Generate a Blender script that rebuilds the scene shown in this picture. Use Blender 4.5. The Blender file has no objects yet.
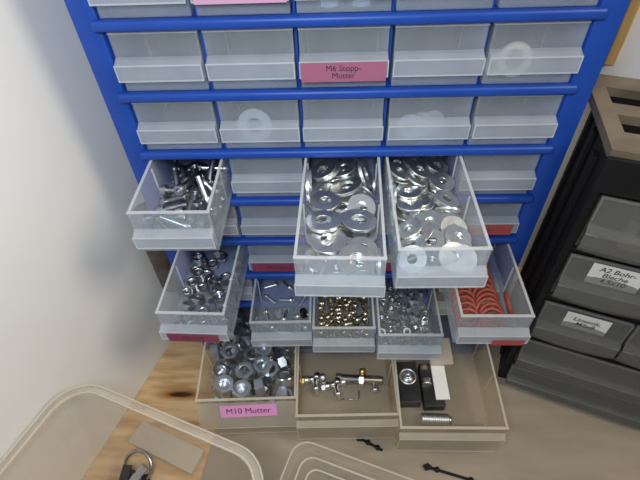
import bpy, bmesh, math, random
from mathutils import Vector, Matrix, Quaternion

# ------------------------------------------------------------------ camera, world, light, exposure
C = bpy.context.scene.collection
SC = bpy.context.scene
S = 0.001                      # everything below is written in millimetres
PI = math.pi
R = math.radians

cam_d = bpy.data.cameras.new('camera')
cam = bpy.data.objects.new('camera', cam_d); C.objects.link(cam)
cam_d.sensor_width = 36.0
cam_d.lens = 456.0 / 640.0 * 36.0
cam_d.clip_start = 0.005
pitch, yaw, roll = R(45.65), R(-3.22), R(-2.69)
cp, sp, cy, sy = math.cos(pitch), math.sin(pitch), math.cos(yaw), math.sin(yaw)
fwd = Vector((sy*cp, cy*cp, -sp)); rgt = Vector((cy, -sy, 0)); upv = rgt.cross(fwd)
cr, sr = math.cos(roll), math.sin(roll)
r2 = rgt*cr + upv*sr; u2 = upv*cr - rgt*sr
m = Matrix((r2, u2, -fwd)).transposed().to_4x4()
m.translation = Vector((-4.0, -268.0, 453.5))*S
cam.matrix_world = m
SC.camera = cam

W = bpy.data.worlds.new('room_light'); SC.world = W; W.use_nodes = True
W.node_tree.nodes['Background'].inputs[0].default_value = (0.82, 0.91, 1.0, 1)
W.node_tree.nodes['Background'].inputs[1].default_value = 0.21

def area(name, loc, target, size, power, col):
    d = bpy.data.lights.new(name, 'AREA'); d.shape = 'DISK'; d.size = size*S; d.energy = power; d.color = col
    o = bpy.data.objects.new(name, d); C.objects.link(o)
    o.location = Vector(loc)*S
    o.rotation_euler = (Vector(target)-Vector(loc)).to_track_quat('-Z', 'Y').to_euler()
    return o
area('ceiling_lamp', (900, -430, 1150), (0, 0, 150), 420, 10.5, (1.0, 0.86, 0.68))
area('camera_flash', (-40, -300, 520), (-20, 0, 170), 110, 1.75, (0.84, 0.93, 1.0))

SC.view_settings.view_transform = 'Standard'
SC.view_settings.look = 'None'
SC.cycles.transparent_max_bounces = 40
SC.view_settings.gamma = 1.0
SC.view_settings.use_curve_mapping = False
SC.view_settings.exposure = -0.36

# ------------------------------------------------------------------ materials
def pr(name, col, rough=0.5, metal=0.0, spec=0.5, **kw):
    mt = bpy.data.materials.new(name); mt.use_nodes = True
    b = mt.node_tree.nodes['Principled BSDF']
    b.inputs['Base Color'].default_value = (*col, 1); b.inputs['Roughness'].default_value = rough
    b.inputs['Metallic'].default_value = metal; b.inputs['Specular IOR Level'].default_value = spec
    return mt
def vary(mt, c1, c2, scale, stretch=(1, 1, 1), rough=None, bump=0.0, detail=4, lo=.35, hi=.65, coords='Object'):
    nt = mt.node_tree; b = nt.nodes['Principled BSDF']
    tc = nt.nodes.new('ShaderNodeTexCoord'); mp = nt.nodes.new('ShaderNodeMapping')
    mp.inputs['Scale'].default_value = stretch
    nz = nt.nodes.new('ShaderNodeTexNoise'); nz.inputs['Scale'].default_value = scale; nz.inputs['Detail'].default_value = detail
    rp = nt.nodes.new('ShaderNodeValToRGB')
    rp.color_ramp.elements[0].color = (*c1, 1); rp.color_ramp.elements[1].color = (*c2, 1)
    rp.color_ramp.elements[0].position = lo; rp.color_ramp.elements[1].position = hi
    nt.links.new(tc.outputs[coords], mp.inputs[0]); nt.links.new(mp.outputs[0], nz.inputs['Vector'])
    nt.links.new(nz.outputs[0], rp.inputs[0]); nt.links.new(rp.outputs[0], b.inputs['Base Color'])
    if bump:
        bp = nt.nodes.new('ShaderNodeBump'); bp.inputs['Strength'].default_value = bump; bp.inputs['Distance'].default_value = 0.0006
        nt.links.new(nz.outputs[0], bp.inputs['Height']); nt.links.new(bp.outputs[0], b.inputs['Normal'])
    return mt
def clear(name, tint, fac, body, rough=0.28, trans=0.45):
    """frosted polypropylene: some light goes straight through, some scatters in the wall, some glints"""
    mt = bpy.data.materials.new(name); mt.use_nodes = True
    nt = mt.node_tree; b = nt.nodes['Principled BSDF']; out = nt.nodes['Material Output']
    b.inputs['Base Color'].default_value = (*body, 1); b.inputs['Roughness'].default_value = rough
    b.inputs['Specular IOR Level'].default_value = 0.5
    tl = nt.nodes.new('ShaderNodeBsdfTranslucent'); tl.inputs[0].default_value = (*body, 1)
    m1 = nt.nodes.new('ShaderNodeMixShader'); m1.inputs[0].default_value = trans
    tr = nt.nodes.new('ShaderNodeBsdfTransparent'); tr.inputs[0].default_value = (*tint, 1)
    m2 = nt.nodes.new('ShaderNodeMixShader')
    nz = nt.nodes.new('ShaderNodeTexNoise'); nz.inputs['Scale'].default_value = 60
    tc = nt.nodes.new('ShaderNodeTexCoord'); nt.links.new(tc.outputs['Object'], nz.inputs['Vector'])
    mr = nt.nodes.new('ShaderNodeMapRange'); mr.inputs['To Min'].default_value = fac-.05; mr.inputs['To Max'].default_value = fac+.05
    nt.links.new(nz.outputs[0], mr.inputs[0]); nt.links.new(mr.outputs[0], m2.inputs[0])
    nt.links.new(b.outputs[0], m1.inputs[1]); nt.links.new(tl.outputs[0], m1.inputs[2])
    nt.links.new(tr.outputs[0], m2.inputs[2]); nt.links.new(m1.outputs[0], m2.inputs[1])
    nt.links.new(m2.outputs[0], out.inputs[0])
    return mt

M = {}
M['wall'] = vary(pr('white_plaster', (.77, .755, .73), .85), (.76, .745, .72), (.79, .775, .75), 9, bump=.15)
M['blue'] = vary(pr('blue_plastic', (.009, .052, .30), .42, 0, .35), (.008, .048, .28), (.010, .057, .32), 30)
M['plas'] = clear('frosted_plastic', (.90, .93, .96), .78, (.82, .85, .88))
M['rim'] = clear('frosted_plastic_edge', (.93, .95, .97), .50, (.88, .885, .885))
M['bigrim'] = clear('yellowed_frosted_edge', (.96, .93, .88), .50, (.90, .86, .79))
M['grip'] = clear('frosted_plastic_grip', (.90, .93, .96), .72, (.84, .86, .89))
M['bigp'] = clear('yellowed_frosted_plastic', (.95, .92, .86), .82, (.86, .82, .75))
M['bigg'] = clear('yellowed_frosted_grip', (.95, .93, .89), .66, (.86, .82, .75))
M['bin'] = clear('clear_bin_plastic', (.96, .945, .92), .87, (.84, .80, .74), .08, .4)
M['binrim'] = clear('clear_bin_rim', (.96, .94, .90), .70, (.86, .82, .75), .12, .4)
M['binedge'] = clear('clear_bin_edge', (.96, .94, .90), .45, (.90, .86, .79), .15, .4)
M['zinc'] = vary(pr('zinc_plated_steel', (.68, .70, .70), .38, 1.0), (.66, .69, .69), (.84, .85, .84), 120)
M['zincm'] = vary(pr('matte_zinc', (.5, .54, .58), .36, 1.0), (.50, .54, .60), (.68, .71, .75), 90)
M['zincd'] = vary(pr('dull_steel', (.42, .44, .48), .32, 1.0), (.36, .38, .42), (.55, .56, .58), 150)
M['brass'] = vary(pr('yellow_zinc', (.56, .49, .34), .3, 1.0), (.45, .42, .34), (.66, .58, .38), 150)
M['gold'] = pr('brass', (.75, .48, .16), .3, 1.0)
M['red'] = vary(pr('red_fibre', (.30, .052, .034), .6), (.26, .042, .026), (.34, .07, .042), 90)
M['black'] = pr('black_plastic', (.008, .008, .009), .5, 0, .25)
M['recess_dark'] = pr('recess_shade_black', (.005, .005, .005), .9, 0, .1)  # shade inside the tray recesses, put into the colour of their floors
M['blackm'] = vary(pr('black_anodised', (.018, .018, .02), .4), (.012, .012, .014), (.03, .03, .03), 60)
M['alu'] = pr('brushed_aluminium', (.78, .79, .8), .35, 1.0)
M['white'] = pr('white_plastic', (.8, .8, .78), .5)
M['rose'] = pr('rose_label', (.31, .10, .17), .5)
M['pink'] = pr('pink_label', (.70, .30, .58), .5)
M['palepink'] = pr('pale_pink_label', (.52, .28, .42), .5)
M['maroon'] = pr('maroon_label', (.22, .03, .08), .5)
M['coral'] = pr('coral_label', (.33, .055, .06), .5)
M['ink'] = pr('black_ink', (.015, .01, .012), .6)
M['paper'] = vary(pr('white_paper', (.75, .74, .70), .7), (.70, .69, .65), (.80, .79, .75), 80)
M['mat'] = vary(pr('beige_laminate', (.31, .26, .20), .36), (.285, .24, .185), (.34, .285, .22), 14, (1, 4, 1))
M['brown'] = vary(pr('taupe_plastic', (.16, .125, .085), .4), (.12, .095, .065), (.20, .155, .105), 40)
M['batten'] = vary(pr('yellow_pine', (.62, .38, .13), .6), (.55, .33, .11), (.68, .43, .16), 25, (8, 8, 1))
M['dbrown'] = vary(pr('dark_brown_plastic', (.055, .042, .036), .4), (.04, .03, .027), (.10, .08, .07), 18, (1, 1, 9))
M['smoke'] = clear('smoky_drawer_plastic', (.80, .81, .82), .84, (.42, .42, .41))
M['smokeg'] = clear('smoky_drawer_front', (.80, .80, .78), .50, (.27, .265, .25), .16, .3)
M['smoker'] = clear('smoky_drawer_edge', (.86, .86, .84), .6, (.62, .60, .55))
M['nylon'] = pr('cream_nylon', (.72, .62, .45), .5)

def pine():
    mt = pr('knotty_pine', (.6, .4, .2), .45); nt = mt.node_tree; b = nt.nodes['Principled BSDF']
    tc = nt.nodes.new('ShaderNodeTexCoord'); mp = nt.nodes.new('ShaderNodeMapping')
    mp.inputs['Rotation'].default_value = (0, 0, R(17.7)); mp.inputs['Scale'].default_value = (1, 6, 1)
    nz = nt.nodes.new('ShaderNodeTexNoise'); nz.inputs['Scale'].default_value = 14; nz.inputs['Detail'].default_value = 6
    rp = nt.nodes.new('ShaderNodeValToRGB'); e = rp.color_ramp.elements
    e[0].position = .32; e[0].color = (.42, .23, .085, 1); e[1].position = .6; e[1].color = (.74, .52, .28, 1)
    nt.links.new(tc.outputs['Object'], mp.inputs[0]); nt.links.new(mp.outputs[0], nz.inputs['Vector']); nt.links.new(nz.outputs[0], rp.inputs[0])
    # the dark knot
    sub = nt.nodes.new('ShaderNodeVectorMath'); sub.operation = 'SUBTRACT'; sub.inputs[1].default_value = (-.171*1, -.052, 0)
    mp2 = nt.nodes.new('ShaderNodeMapping'); mp2.inputs['Rotation'].default_value = (0, 0, R(17.7)); mp2.inputs['Scale'].default_value = (.33, 1.5, 1)
    ln = nt.nodes.new('ShaderNodeVectorMath'); ln.operation = 'LENGTH'
    k = nt.nodes.new('ShaderNodeValToRGB'); ke = k.color_ramp.elements
    ke[0].position = .0; ke[0].color = (.035, .015, .008, 1); ke[1].position = 1; ke[1].color = (1, 1, 1, 1)
    x = k.color_ramp.elements.new(.28); x.color = (.10, .04, .015, 1); x = k.color_ramp.elements.new(.45); x.color = (.62, .36, .16, 1)
    ml = nt.nodes.new('ShaderNodeMath'); ml.operation = 'MULTIPLY'; ml.inputs[1].default_value = 85
    nt.links.new(tc.outputs['Object'], sub.inputs[0]); nt.links.new(sub.outputs[0], mp2.inputs[0]); nt.links.new(mp2.outputs[0], ln.inputs[0])
    nt.links.new(ln.outputs['Value'], ml.inputs[0]); nt.links.new(ml.outputs[0], k.inputs[0])
    mx = nt.nodes.new('ShaderNodeMixRGB'); mx.blend_type = 'MULTIPLY'; mx.inputs[0].default_value = 1
    nt.links.new(rp.outputs[0], mx.inputs[1]); nt.links.new(k.outputs[0], mx.inputs[2]); nt.links.new(mx.outputs[0], b.inputs['Base Color'])
    return mt
M['pine'] = pine()

# ------------------------------------------------------------------ mesh helpers
def box(bm, x0, x1, y0, y1, z0, z1, mat=None, mi=0):
    vs = [bm.verts.new(Vector((x, y, z))) for x in (x0, x1) for y in (y0, y1) for z in (z0, z1)]
    fs = []
    for f in ((0, 1, 3, 2), (4, 6, 7, 5), (0, 4, 5, 1), (2, 3, 7, 6), (0, 2, 6, 4), (1, 5, 7, 3)):
        fc = bm.faces.new([vs[i] for i in f]); fc.material_index = mi; fs.append(fc)
    if mat is not None: bmesh.ops.transform(bm, matrix=mat, verts=vs)
    return vs
def bevel_box(bm, x0, x1, y0, y1, z0, z1, b=.6, seg=2, mat=None):
    t = bmesh.new(); box(t, x0, x1, y0, y1, z0, z1)
    bmesh.ops.bevel(t, geom=t.edges[:], offset=b, segments=seg, affect='EDGES', profile=.5)
    merge(bm, t, mat)
def merge(bm, t, mat=None, mi=None):
    if mat is not None: bmesh.ops.transform(t, matrix=mat, verts=t.verts[:])
    me = bpy.data.meshes.new('tmp'); t.to_mesh(me); t.free()
    n = len(bm.faces)
    bm.from_mesh(me); bpy.data.meshes.remove(me)
    if mi is not None:
        bm.faces.ensure_lookup_table()
        for f in bm.faces[n:]: f.material_index = mi
def extrude_yz(bm, prof, x0, x1, mi=0):
    """closed yz polygon swept along x"""
    a = [bm.verts.new((x0, y, z)) for y, z in prof]; b = [bm.verts.new((x1, y, z)) for y, z in prof]
    n = len(prof)
    fs = [bm.faces.new(a[::-1]), bm.faces.new(b)]
    for i in range(n): fs.append(bm.faces.new((a[i], a[(i+1) % n], b[(i+1) % n], b[i])))
    for f in fs: f.material_index = mi
    bmesh.ops.recalc_face_normals(bm, faces=fs)
def lathe(bm, prof, n=24, mat=None, mi=0, closed=False):
    """(radius, z) profile turned about z; closed = ring cross-section"""
    t = bmesh.new(); rings = []
    for r, z in prof:
        if r < 1e-6: rings.append([t.verts.new((0, 0, z))])
        else: rings.append([t.verts.new((r*math.cos(2*PI*k/n), r*math.sin(2*PI*k/n), z)) for k in range(n)])
    pairs = list(zip(rings, rings[1:])) + ([(rings[-1], rings[0])] if closed else [])
    for a, b in pairs:
        for k in range(n):
            k2 = (k+1) % n
            if len(a) == 1 and len(b) == 1: continue
            if len(a) == 1: t.faces.new((a[0], b[k], b[k2]))
            elif len(b) == 1: t.faces.new((a[k], a[k2], b[0]))
            else: t.faces.new((a[k], a[k2], b[k2], b[k]))
    bmesh.ops.recalc_face_normals(t, faces=t.faces[:])
    for f in t.faces: f.material_index = mi; f.smooth = True
    merge(bm, t, mat)
def tube(bm, pts, r, n=8, mi=0):
    t = bmesh.new(); P = [Vector(p) for p in pts]; rings = []
    for i, p in enumerate(P):
        d = (P[min(i+1, len(P)-1)]-P[max(i-1, 0)]).normalized()
        a = d.orthogonal().normalized() if i == 0 else (rings_a - d*rings_a.dot(d)).normalized()
        rings_a = a; b = d.cross(a)
        rings.append([t.verts.new(p + (a*math.cos(2*PI*k/n)+b*math.sin(2*PI*k/n))*r) for k in range(n)])
    for a, b in zip(rings, rings[1:]):
        for k in range(n): t.faces.new((a[k], a[(k+1) % n], b[(k+1) % n], b[k]))
    t.faces.new(rings[0][::-1]); t.faces.new(rings[-1])
    bmesh.ops.recalc_face_normals(t, faces=t.faces[:])
    for f in t.faces: f.smooth = True; f.material_index = mi
    merge(bm, t)
def mesh(name, bm, mats, flat=True):
    bmesh.ops.transform(bm, matrix=Matrix.Scale(S, 4), verts=bm.verts[:])
    me = bpy.data.meshes.new(name); bm.to_mesh(me); bm.free()
    for mt in (mats if isinstance(mats, (list, tuple)) else [mats]): me.materials.append(M[mt] if isinstance(mt, str) else mt)
    return me
def obj(name, bm, mats, parent=None):
    me = bm if isinstance(bm, bpy.types.Mesh) else mesh(name, bm, mats)
    o = bpy.data.objects.new(name, me); C.objects.link(o)
    if parent: o.parent = parent
    return o
def sharp(me, deg=35):
    me.polygons.foreach_set('use_smooth', [True]*len(me.polygons)); me.set_sharp_from_angle(angle=R(deg)); return me
def tag(o, label=None, cat=None, group=None, kind=None):
    if label: o['label'] = label
    if cat: o['category'] = cat
    if group: o['group'] = group
    if kind: o['kind'] = kind
    return o
def thing(name, label, cat, loc=(0, 0, 0), rotz=0, group=None):
    o = bpy.data.objects.new(name, None); C.objects.link(o); o.empty_display_size = .01
    o.location = Vector(loc)*S; o.rotation_euler = (0, 0, rotz)
    return tag(o, label, cat, group)
def new(): return bmesh.new()
def text_into(bm, s, size, mat, mi, shear=0.0):
    cu = bpy.data.curves.new('lettering', 'FONT'); cu.body = s; cu.size = size; cu.align_x = 'CENTER'; cu.align_y = 'CENTER'
    cu.shear = shear; cu.space_line = .8; cu.resolution_u = 6; cu.offset = size*.016 if shear else 0.0
    o = bpy.data.objects.new('lettering', cu); C.objects.link(o)
    dg = bpy.context.evaluated_depsgraph_get(); me = o.evaluated_get(dg).to_mesh()
    t = bmesh.new(); t.from_mesh(me); o.to_mesh_clear() if False else None
    bpy.data.objects.remove(o); bpy.data.curves.remove(cu)
    merge(bm, t, mat, mi)
UPR = Matrix.Rotation(PI/2, 4, 'X')            # text plane xy -> xz, facing -y

# ------------------------------------------------------------------ the setting
WALL = R(17.7)                                  # the room's corner is turned against the cabinet
wd = Vector((math.sin(WALL), math.cos(WALL), 0)); bd = Vector((math.cos(WALL), -math.sin(WALL), 0))
CORNER = Vector((-201.5, 0, 0)) + wd*250
def struct(name, bm, mt):
    o = obj(name, bm, mt); o['kind'] = 'structure'; return o
Mroom = Matrix.Translation(CORNER) @ Matrix.Rotation(-WALL, 4, 'Z')   # local x along back wall, local -y along left wall
b = new(); box(b, -60, 0, -900, 60, -60, 1400, Mroom); struct('wall_left', b, 'wall')
b = new(); box(b, 0, 1300, 0, 60, -60, 1400, Mroom); struct('wall_back', b, 'wall')
b = new(); box(b, .5, 1000, -560, -.5, -30, 0, Mroom)
tag(obj('worktop', b, 'pine'), 'knotty pine worktop under the blue cabinet and along the white wall', 'worktop')
b = new()
Mm = Matrix.Translation((-126, -90, 0)) @ Matrix.Rotation(R(-8), 4, 'Z')
bevel_box(b, 0, 640, -200, 210, 0.0, 1.5, .5, 1, Mm)
tag(obj('table_mat', b, 'mat'), 'smooth beige-grey mat lying on the worktop under the drawers', 'mat')

# ------------------------------------------------------------------ the blue drawer cabinet
PX, PZ = 55.8, 44.25                            # column and row pitch
ZB = 352.0                                      # rim height of the second row from the top of the picture
cab = thing('drawer_cabinet', 'tall blue small-parts cabinet with rows of frosted clear drawers, several pulled out', 'cabinet')
HW, DEP, TOP = 155.5, 140, 408
b = new()
for s in (-1, 1):
    bevel_box(b, min(s*HW, s*139.8), max(s*HW, s*139.8), 0, DEP, 1.5, TOP, 1.6, 2)
box(b, -139.8, 139.8, DEP-4, DEP, 3, TOP-2)
bevel_box(b, -HW+.1, HW-.1, .5, DEP-.2, TOP, TOP+9, 2, 2)
obj('cabinet_frame', sharp(mesh('cabinet_frame', b, 'blue')), None, cab)
def shelf(z):                                   # a shelf board with its rounded front lip
    b = new(); bevel_box(b, -143.5, 143.5, -5.0, 1.5, z-6.6, z-.2, 2.2, 3)
    box(b, -139.7, 139.7, 1.5, DEP-4, z-4.2, z-1.2)
    o = obj('shelf', sharp(mesh('shelf', b, 'blue')), None, cab)
rowbot = [ZB-36-PZ*i for i in range(-1, 6)]     # rows A..G, floors of the drawers
for zb in rowbot: shelf(zb)
shelf(9.0)
def divider(x, z0, z1):
    b = new(); box(b, x-.7, x+.7, 5, DEP-4, z0, z1); obj('divider', b, 'blue', cab)
for i, zb in enumerate(rowbot):
    for k in range(1, 5): divider(-139.5+PX*k, zb-1.2, zb+PZ-8.4)
for k in (1, 2): divider(-139.5+93*k, 7.8, rowbot[-1]-4.2)

def drawer_meshes(tagname, w, h, L, mp, mg, mrim, big=False):
    t = 1.6; hw = w/2
    b = new()
    box(b, -hw, hw, t, L, 0, t)                                       # floor
    for s in (-1, 1):
        x0, x1 = (s*hw, s*(hw-t)) if s < 0 else (s*(hw-t), s*hw)
        box(b, x0, x1, t, L, t, h-.8)
        box(b, min(s*(hw+.1), s*(hw-t)), max(s*(hw+.1), s*(hw-t)), t, L, h-.8, h, None, 1)     # rim bead
        for yy in (L*.36, L*.68):                                     # divider slots
            box(b, min(s*(hw-t), s*(hw-t-.9)), max(s*(hw-t), s*(hw-t-.9)), yy, yy+1.0, t, h-3, None, 1)
    box(b, -hw+t, hw-t, L-t, L, t, h)
    body = mesh('drawer', b, [mp, mrim])
    b = new(); box(b, -hw, hw, 0, t, 0, h-.8); box(b, -hw-.3, hw+.3, -.3, t+.3, h-.8, h, None, 1)
    front = mesh('drawer_front', b, [mp, mrim])
    z1, z2, z3, z4 = h*.22, h*.24, h*.53, h*.60
    p = 6.0
    if big == 1: z2, z3, z4, p = h*.08, h*.40, h*.88, 14.0
    if big == 2: z2, z3, z4, p = h*.10, h*.74, h*.80, 5.0
    b = new()
    extrude_yz(b, [(0, z4), (-p, z3), (-p, z2), (-p+1.5, z2), (-p+1.5, z3-1.0), (0, z4-1.8)], -hw, hw)
    for s in (-1, 1):
        x0, x1 = (-hw, -hw+1.3) if s < 0 else (hw-1.3, hw)
        extrude_yz(b, [(0, z4-1.8), (-p+1.5, z3-1.0), (-p+1.5, z2), (0, z2)], x0, x1)
    box(b, -hw-.2, hw+.2, -p-.3, -p, z2, z2+.9, None, 1); box(b, -hw-.2, hw+.2, -p-.3, -p+.3, z3-.8, z3, None, 1)
    for s in (-1, 1): box(b, s*hw-.35, s*hw+.35, -p-.3, -p+.3, z2, z3, None, 1)
    grip = mesh('grip', b, [mg, mrim])
    return body, front, grip
SM = drawer_meshes('small', 52.3, 36, 132, 'plas', 'grip', 'rim')
BG = drawer_meshes('large', 90.5, 52, 132, 'bigp', 'bigg', 'bigrim', 2)
BGL = drawer_meshes('large', 90.5, 52, 132, 'bigp', 'bigg', 'bigrim', 1)
SMW = drawer_meshes('small', 52.3, 36, 132, 'bigp', 'bigg', 'bigrim')
DM = {}                                          # drawer key -> local matrix (mm)
def drawer(key, x, z, pull=0.0, dx=0.0, tilt=0.0, kind=SM, label=None):
    o = obj('drawer', kind[0], None, cab)
    f = obj('drawer_front', kind[1], None, o); g = obj('grip', kind[2], None, o)
    yawz = math.atan2(dx, 120.0) if pull else dx
    mt = Matrix.Translation((x, -pull, z)) @ Matrix.Rotation(tilt, 4, 'X')
    if pull: mt = Matrix.Translation((x+dx, -pull, z)) @ Matrix.Rotation(yawz, 4, 'Z') @ Matrix.Rotation(tilt, 4, 'X')
    DM[key] = mt
    ms = mt.copy(); ms.translation = mt.translation*S; o.matrix_basis = ms
    if label: o['label'] = label
    return o
def strip(dr, txt, mt, x0, x1, z0, z1, size, y=-6.35, rot=0.0, shear=0.0, name='label_strip', label=None, slope=0.0):
    b = new(); box(b, -(x1-x0)/2, (x1-x0)/2, -.2, 0, -(z1-z0)/2, (z1-z0)/2)
    if txt:
        for j, ln in enumerate(txt.split('\n')):
            n = txt.count('\n')+1
            text_into(b, ln, size, Matrix.Translation((0, -.27, ((n-1)/2-j)*size*.9)) @ UPR, 1, shear)
    bmesh.ops.transform(b, matrix=Matrix.Translation(((x0+x1)/2, y, (z0+z1)/2)) @ Matrix.Rotation(slope, 4, 'X') @ Matrix.Rotation(rot, 4, 'Y'), verts=b.verts[:])
    o = obj(name, b, [mt, 'ink'], dr)
    if label: o['label'] = label
    return o
cx = lambda k: -139.5 + PX*(k+.5)
rz = lambda i: rowbot[i]                         # 0=A .. 6=G
PULL = {('D', 0): (56.7, 0.4, R(1.5)), ('D', 2): (96.5, -3.0, R(1)), ('D', 3): (90, .8, R(1)), ('F', 0): (71.5, -3.6, R(1)), ('F', 4): (74, -.2, R(1)),
        ('G', 1): (50, 2.4, 0), ('G', 2): (55.8, .4, 0), ('G', 3): (62.5, -.6, 0), ('G', 4): (17, 0, 0)}
rnd = random.Random(3)
D = {}
for i, rn in enumerate('ABCDEFG'):
    for k in range(5):
        p = PULL.get((rn, k))
        if p: D[rn, k] = drawer((rn, k), cx(k), rz(i), p[0], p[1], p[2], SMW if rn == 'G' and k == 4 else SM)
        else: D[rn, k] = drawer((rn, k), cx(k)+rnd.uniform(-.5, .5), rz(i), 0, rnd.uniform(-.006, .006))
HT = R(4)
for k, (pl, dx) in enumerate([(83, 5.0), (96, 3.2), (107, 0.3)]):
    D['H', k] = drawer(('H', k), -139.5+93*(k+.5), [11.5, 9.5, 11][k], pl, dx, HT, BG if k else BGL)
strip(D['B', 2], 'M6 Stopp-\nMutter', 'rose', -25.6, 25.3, 6.6, 18.6, 5.0, label='dusty rose paper label with black lettering')
strip(D['A', 1], '', 'palepink', -25, 25.5, 8.0, 18.4, 4.5, label='pale pink paper label')
strip(D['F', 1], 'M3x20x1,5', 'maroon', -24, 25, 7, 17.5, 5, label='dark maroon label with black lettering')
strip(D['F', 3], '', 'maroon', -25, 24, 7, 17.5, 5, label='dark maroon label')
strip(D['F', 0], 'M8 V2A', 'maroon', -21, 19, 7, 17.5, 5, label='dark maroon label with black lettering')
strip(D['E', 4], 'M4x16', 'coral', -25.5, 22, 6.8, 18, 5, label='coral red label with dark lettering')
strip(D['F', 4], '', 'coral', 0, 24, 7.0, 14.0, 5, label='coral red label')
strip(D['H', 0], 'M10 Mutter', 'pink', -25, 27, 31.5, 44.5, 8.5, y=-4.9, rot=R(-1), slope=R(-29.3), label='bright pink label reading M10 Mutter')

# ------------------------------------------------------------------ hardware kinds (one mesh each)
def washer(ro, ri, t):
    b = new(); e = .15
    lathe(b, [(ri, -t/2), (ro-e, -t/2), (ro, -t/2+e), (ro, t/2-e), (ro-e, t/2), (ri+e, t/2), (ri, t/2-e)], 32, closed=True)
    return b
def nut(af, hole, h, ch=.35):
    """hexagon nut, af = across-corners radius, with chamfered corners and a bore"""
    b = new(); n = 24; rc = af*.93
    def ring(f, z): return [b.verts.new((f(k)*math.cos(2*PI*k/n), f(k)*math.sin(2*PI*k/n), z)) for k in range(n)]
    hexr = lambda k: af*math.cos(PI/6)/math.cos(((2*PI*k/n) % (PI/3))-PI/6)
    inn = lambda k: min(hexr(k), af*.89)
    bore = lambda k: hole; cb = lambda k: hole*1.14
    rs = [ring(bore, -h/2+ch), ring(cb, -h/2), ring(inn, -h/2), ring(hexr, -h/2+ch*1.2), ring(hexr, h/2-ch*1.2), ring(inn, h/2), ring(cb, h/2), ring(bore, h/2-ch)]
    for a, c in zip(rs, rs[1:]+rs[:1]):
        for k in range(n): b.faces.new((a[k], a[(k+1) % n], c[(k+1) % n], c[k]))
    bmesh.ops.recalc_face_normals(b, faces=b.faces[:])
    return b
def bolt_parts(rh, hh, rs, ls, kind):
    t = hh+ls; zt = t/2
    b = new()
    if kind == 'cap': lathe(b, [(0, zt-hh*.5), (rh*.5, zt-hh*.5), (rh*.55, zt), (rh*.9, zt), (rh, zt-hh*.12), (rh, zt-hh), (0, zt-hh)], 18)
    else: lathe(b, [(0, zt-hh*.3), (rh*.28, zt-hh*.3), (rh*.32, zt), (rh*.6, zt-.1), (rh*.9, zt-hh*.4), (rh, zt-hh), (0, zt-hh)], 16)
    mz = 'zincd' if kind == 'cap' else 'zinc'
    head = sharp(mesh('head', b, mz), 40)
    b = new(); prof = [(0, -zt), (rs*.8, -zt)]; z = -zt+.3; pt = .8 if kind == 'cap' else .9
    while z < zt-hh-.9:
        prof += [(rs, z), (rs*.82, z+pt/2)]; z += pt
    prof += [(rs, zt-hh-.3), (rs, zt-hh+.05), (0, zt-hh+.05)]
    lathe(b, prof, 14)
    return head, mesh('shank', b, mz)
def torus(R0, r0, n=28, k=10):
    b = new(); lathe(b, [(R0+r0*math.cos(2*PI*i/k), r0*math.sin(2*PI*i/k)) for i in range(k)], n, closed=True); return b
K = {}
K['D2', 's'] = sharp(mesh('washer', washer(8, 3.2, 1.5), 'zinc'), 40)
K['D2', 'm'] = sharp(mesh('washer', washer(10, 4.2, 1.9), 'zinc'), 40)
K['D2', 'b'] = sharp(mesh('washer', washer(12, 5.4, 2.4), 'zinc'), 40)
K['D3', 'a'] = sharp(mesh('washer', washer(9, 3.1, 1.6), 'zinc'), 40)
K['F0', 'a'] = sharp(mesh('hex_nut', nut(6.0, 3.3, 4.6), 'zincd'), 30)
K['H0', 'a'] = sharp(mesh('hex_nut', nut(9.3, 4.8, 8, .6), 'zincm'), 30)
K['G3', 'a'] = sharp(mesh('hex_nut', nut(3.9, 1.9, 3.1, .25), 'zinc'), 30)
b = new(); lathe(b, [(1.9, -2.1), (2.7, -2.1), (2.95, -1.8), (2.95, 1.8), (2.7, 2.1), (1.9, 2.1)], 14, closed=True)
K['G2', 'a'] = sharp(mesh('threaded_sleeve', b, 'brass'), 40)
K['F4', 'a'] = mesh('sealing_ring', torus(8.7, 1.45), 'red')
BOLT = {'D0': bolt_parts(4.1, 4.8, 2.4, 17, 'cap'), 'G1': bolt_parts(3.2, 2.2, 1.45, 12, 'pan')}
NAME = {'D0': 'cap_screw', 'D2': 'washer', 'D3': 'washer', 'F0': 'hex_nut', 'F4': 'sealing_ring', 'G1': 'pan_head_screw', 'G2': 'threaded_sleeve', 'G3': 'hex_nut', 'H0': 'hex_nut'}
INFO = {
 'D0': ('steel cap screw in the heap in the upper left pulled-out drawer', 'screw', 'cap screws in the upper left drawer'),
 'D2': ('zinc washer in the mixed-size heap in the left washer drawer', 'washer', 'mixed washers in the left washer drawer'),
 'D3': ('zinc washer of equal size in the heap in the right washer drawer', 'washer', 'washers in the right washer drawer'),
 'F0': ('mid-sized steel hex nut in the maroon-labelled drawer at the left', 'nut', 'hex nuts in the maroon-labelled drawer'),
 'F4': ('red sealing ring in the heap in the right-hand pulled-out drawer', 'ring', 'red sealing rings in the right drawer'),
 'G1': ('small pan head screw lying in the sparsely filled drawer left of the brassy sleeves', 'screw', 'pan head screws in the sparse drawer'),
 'G2': ('tiny brassy sleeve in the drawer below the left washer drawer', 'sleeve', 'brassy sleeves in the small middle drawer'),
 'G3': ('tiny steel hex nut in the drawer right of the brassy sleeves', 'nut', 'tiny nuts in the drawer right of the sleeves'),
 'H0': ('large bright zinc hex nut in the pink-labelled drawer', 'nut', 'large hex nuts in the pink-labelled drawer')}
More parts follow.
